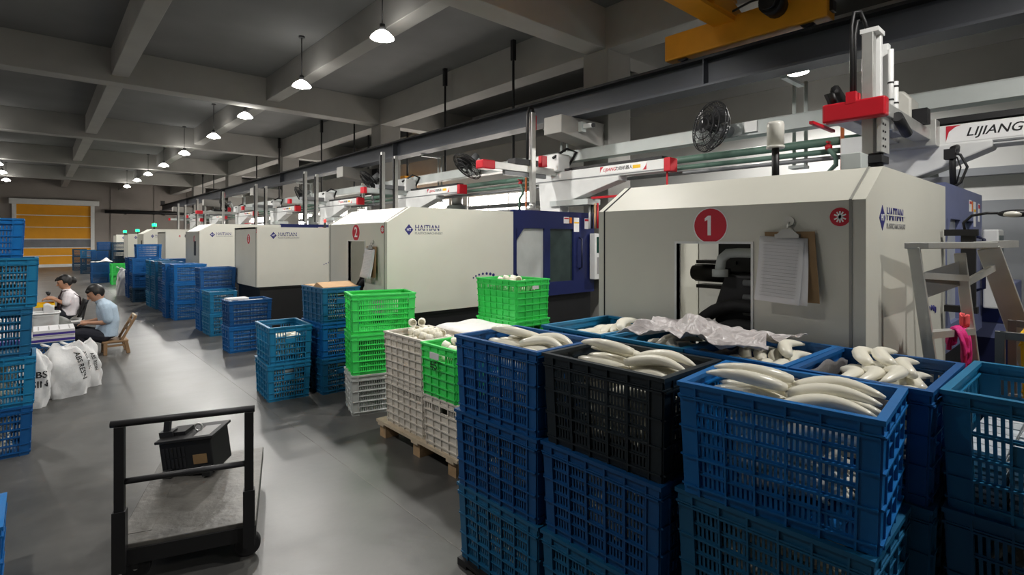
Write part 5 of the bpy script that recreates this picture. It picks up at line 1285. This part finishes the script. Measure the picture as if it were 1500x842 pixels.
# the woman's chair
o = thing('office_chair', 'black folding chair with white seat under the woman', 'chair', (wroot.x + 0.02, 11.5, 0))
zs_ = 0.255
b = MB(); b.box(-0.12, 0.2, -0.2, 0.2, zs_ - 0.04, zs_); b.build('seat', 'white_metal', o, 0.012)
b = MB(); b.grid(lambda u, v: (0.16 + 0.10 * v - 0.05 * (2 * u - 1) ** 2, (u - 0.5) * 0.40, zs_ + 0.05 + 0.28 * v), 10, 6); b.build('backrest', 'black', o, solid=0.03)
for x in (-0.08, 0.17):
    for y in (-0.17, 0.17):
        b = MB(); b.bar((x, y, zs_ - 0.03), (x * 1.1, y * 1.1, 0), 0.03); b.build('leg', 'black', o)
for y in (-0.18, 0.18): b = MB(); b.bar((0.17, y, zs_ - 0.02), (0.22, y * 0.95, zs_ + 0.25), 0.025); b.build('back_post', 'black', o)
# yellow tray on her knees with a dark part in her hands
qk = px_y(72, 443, 11.5)
o = thing('yellow_tray', 'small yellow tray in front of the seated woman', 'tray', (qk.x - 0.05, 11.5, 0.0))
b = MB(); b.box(-0.12, 0.12, -0.15, 0.15, qk.z - 0.06, qk.z - 0.05); b.build('tray_base', 'yellow_plastic', o)
for a_ in ((-0.12, -0.11, -0.15, 0.15), (0.11, 0.12, -0.15, 0.15), (-0.11, 0.11, -0.15, -0.14), (-0.11, 0.11, 0.14, 0.15)):
    b = MB(); b.box(*a_, qk.z - 0.05, qk.z + 0.0); b.build('tray_wall', 'yellow_plastic', o)
b = MB(); b.box(-0.03, 0.03, -0.03, 0.03, 0.02, qk.z - 0.06); b.box(-0.13, 0.13, -0.13, 0.13, 0, 0.02); b.build('stand', 'dark_steel', o)
b = MB(); b.tube([(0, -0.05, 0), (0.0, 0.0, 0.02), (-0.02, 0.06, 0.03)], [0.02, 0.03, 0.018], 8); q_ = b.build('dark_fitting', 'black'); q_.location = px_y(71, 431, 11.5); tag(q_, 'dark fitting held in the hands of the seated woman', 'work piece')

# ---------------------------------------------------------------- step ladder and things beside machine 1
o = thing('step_ladder', 'aluminium folding step ladder beside the logo panel of machine 1', 'ladder', (0, 0, 0))
A, A0 = Vector((2.97, 0.572, 1.56)), Vector((3.0, 0.39, 0)); Bt, B0 = Vector((3.40, 0.47, 1.53)), Vector((3.46, 0.33, 0)); D, D0 = Vector((3.55, 0.38, 1.555)), Vector((3.82, -0.02, 0))
E0 = Vector((3.34, 0.06, 0)); E = Vector((3.12, 0.45, 1.555))
b = MB(); b.bar(A0, A, 0.045, 0.03, up=(1, 0, 0)); b.build('side_rail', 'alu', o, 0.003)
b = MB(); b.bar(B0, Bt, 0.045, 0.03, up=(1, 0, 0)); b.build('side_rail', 'alu', o, 0.003)
b = MB(); b.bar(D0, D, 0.09, 0.03, up=(1, 0, 0)); b.build('rear_rail', 'alu', o, 0.003)
for i, k in enumerate((0.18, 0.46, 0.75, 0.92)):
    p0, p1 = A0.lerp(A, k), B0.lerp(Bt, k); b = MB(); b.bar(p0, p1, 0.05, 0.03); b.build('tread', 'alu', o)
b = MB(); b.prism([(2.93, 0.60), (3.42, 0.50), (3.62, 0.40), (3.52, 0.34), (2.98, 0.52)], 'z', 1.555, 1.585); b.build('top_platform', 'alu', o, 0.004)
b = MB(); b.bar((3.48, 0.40, 1.57), (3.78, 0.315, 1.575), 0.06, 0.035); b.build('platform_flap', 'alu', o)
b = MB(); b.bar(A0.lerp(A, 0.92) + Vector((0.02, -0.01, -0.05)), Bt + Vector((0.0, 0, -0.1)), 0.004, 0.12); b.build('apron_plate', 'grey_metal', o)
b = MB(); b.bar(Bt.lerp(B0, 0.1), D.lerp(D0, 0.06), 0.02, 0.03); b.build('spreader', 'alu', o)
pk = A0.lerp(A, 0.75).lerp(B0.lerp(Bt, 0.75), 0.72)
def drape(u, v):
    a = (v - 0.35) * 5.2; return (pk.x - 0.02 + (u - 0.5) * 0.17 + 0.012 * math.sin(9 * v), pk.y - 0.028 * math.sin(min(max(a, -1.4), 1.4)) - 0.012 * math.sin(14 * u), pk.z + 0.035 - abs(v - 0.35) * (0.26 + 0.06 * math.sin(8 * u + 1)) )
b = MB(); b.grid(drape, 18, 16); pc = b.build('pink_glove', 'cloth_pink', None, solid=0.006); tag(pc, 'bright pink rubber glove draped over the tread of the ladder', 'glove')
b = MB(); b.grid(lambda u, v: (pk.x + 0.02 + (u - 0.5) * 0.08, pk.y - 0.02 - 0.02 * math.sin(6 * u), pk.z + 0.03 + 0.05 * v + 0.01 * math.sin(9 * u)), 8, 6); pc = b.build('coral_cuff', 'cloth_coral', None, solid=0.006); tag(pc, 'coral red cloth above the pink glove on the ladder', 'cloth')

o = thing('gooseneck_lamp', 'black gooseneck work lamp clamped beside the door of machine 1', 'lamp', (4.32, 0.57, 0))
b = MB(); b.box(-0.02, 0.02, -0.05, 0.02, 1.15, 1.64); b.build('clamp_bar', 'black', o)
for z in (1.64, 1.16): b = MB(); b.box(-0.03, 0.03, -0.06, 0.10, z - 0.02, z + 0.02); b.build('clamp_jaw', 'black', o)
b = MB(); b.tube([(0, 0, 1.64), (0.0, 0.01, 1.70), (0.0, -0.03, 1.745), (0.0, -0.10, 1.758), (0, -0.15, 1.757)], 0.008, 8); b.build('gooseneck', 'black', o)
b = MB(); b.ball((0, -0.23, 1.752), 1.0, (0.045, 0.085, 0.024), 16, 8); hd_ = b.build('lamp_head', 'black', o)
b = MB(); b.ball((-0.02, -0.22, 1.748), 1.0, (0.032, 0.05, 0.02), 14, 8); b.build('diffuser', 'frosted', hd_)
# hose drop beside the robot
o = thing('cable_drop', 'dark bundle of cables hanging from the robot of machine 1 to its door', 'cable bundle', (5.45, 0.80, 0))
b = MB(); b.tube([(0.325, 0.02, 2.33), (0.2, 0.0, 2.36), (0.03, 0.0, 2.33), (0.0, 0.0, 2.2), (0.06, 0.0, 1.972)], 0.022, 8); b.build('main_hose', 'black', o)
b = MB(); b.tube([(0, 0.02, 2.30), (0, -0.05, 2.27), (0.02, -0.09, 2.17), (0.02, -0.05, 2.05), (0.0, 0.03, 1.985)], 0.010, 7); b.build('loop_cable', 'black', o)
b = MB(); b.tube([(0, 0.02, 2.28), (0, -0.03, 2.25), (0.02, -0.05, 2.17), (0.02, -0.02, 2.03)], 0.006, 6); b.build('thin_cable', 'black', o)
b = MB(); b.box(-0.03, 0.04, -0.02, 0.05, 2.24, 2.32); b.build('cable_clamp', 'black', o)
# temperature controller behind the ladder
o = thing('temperature_unit', 'grey and navy mould temperature unit behind the step ladder', 'cabinet', (6.55, 0.62, 0))
b = MB(); b.box(-0.22, 0.28, -0.12, 0.16, 0.08, 1.22); b.build('cabinet_body', 'periwinkle', o, 0.01)
b = MB(); b.box(-0.226, -0.22, -0.10, 0.14, 0.86, 1.16); b.build('front_panel', 'navy', o)
b = MB(); b.box(-0.226, -0.22, -0.10, 0.14, 0.14, 0.72); b.build('lower_panel', 'navy_dark', o)
for x in (-0.18, 0.22):
    for y in (-0.09, 0.12): b = MB(); b.cyl((x, y, 0), (x, y, 0.08), 0.035); b.build('caster', 'black', o)
# steel cart with yellow crate
o = thing('steel_cart', 'grey steel cart carrying the yellow crate beside the ladder', 'cart', (3.15, 0.02, 0))
for x in (-0.2, 0.25):
    for y in (-0.3, 0.26): b = MB(); b.box(x - 0.015, x + 0.015, y - 0.015, y + 0.015, 0, 1.22); b.build('upright', 'grey_metal', o)
for z in (0.3, 0.88): b = MB(); b.box(-0.21, 0.26, -0.31, 0.27, z - 0.02, z); b.build('shelf', 'grey_metal', o)
for x in (-0.2, 0.25): b = MB(); b.box(x - 0.012, x + 0.012, -0.3, 0.26, 1.19, 1.22); b.build('top_rail', 'grey_metal', o)
MATS['crate_yellow'] = MATS['yellow_plastic']; CRATE_WORD['yellow'] = 'yellow'
cr_ = crate('wide', 'yellow', (3.175, -0.03, 0.88), R(90), 'bright yellow crate carried on the steel cart', 'plastic crates'); cr_.scale = (0.86, 0.9, 0.9)
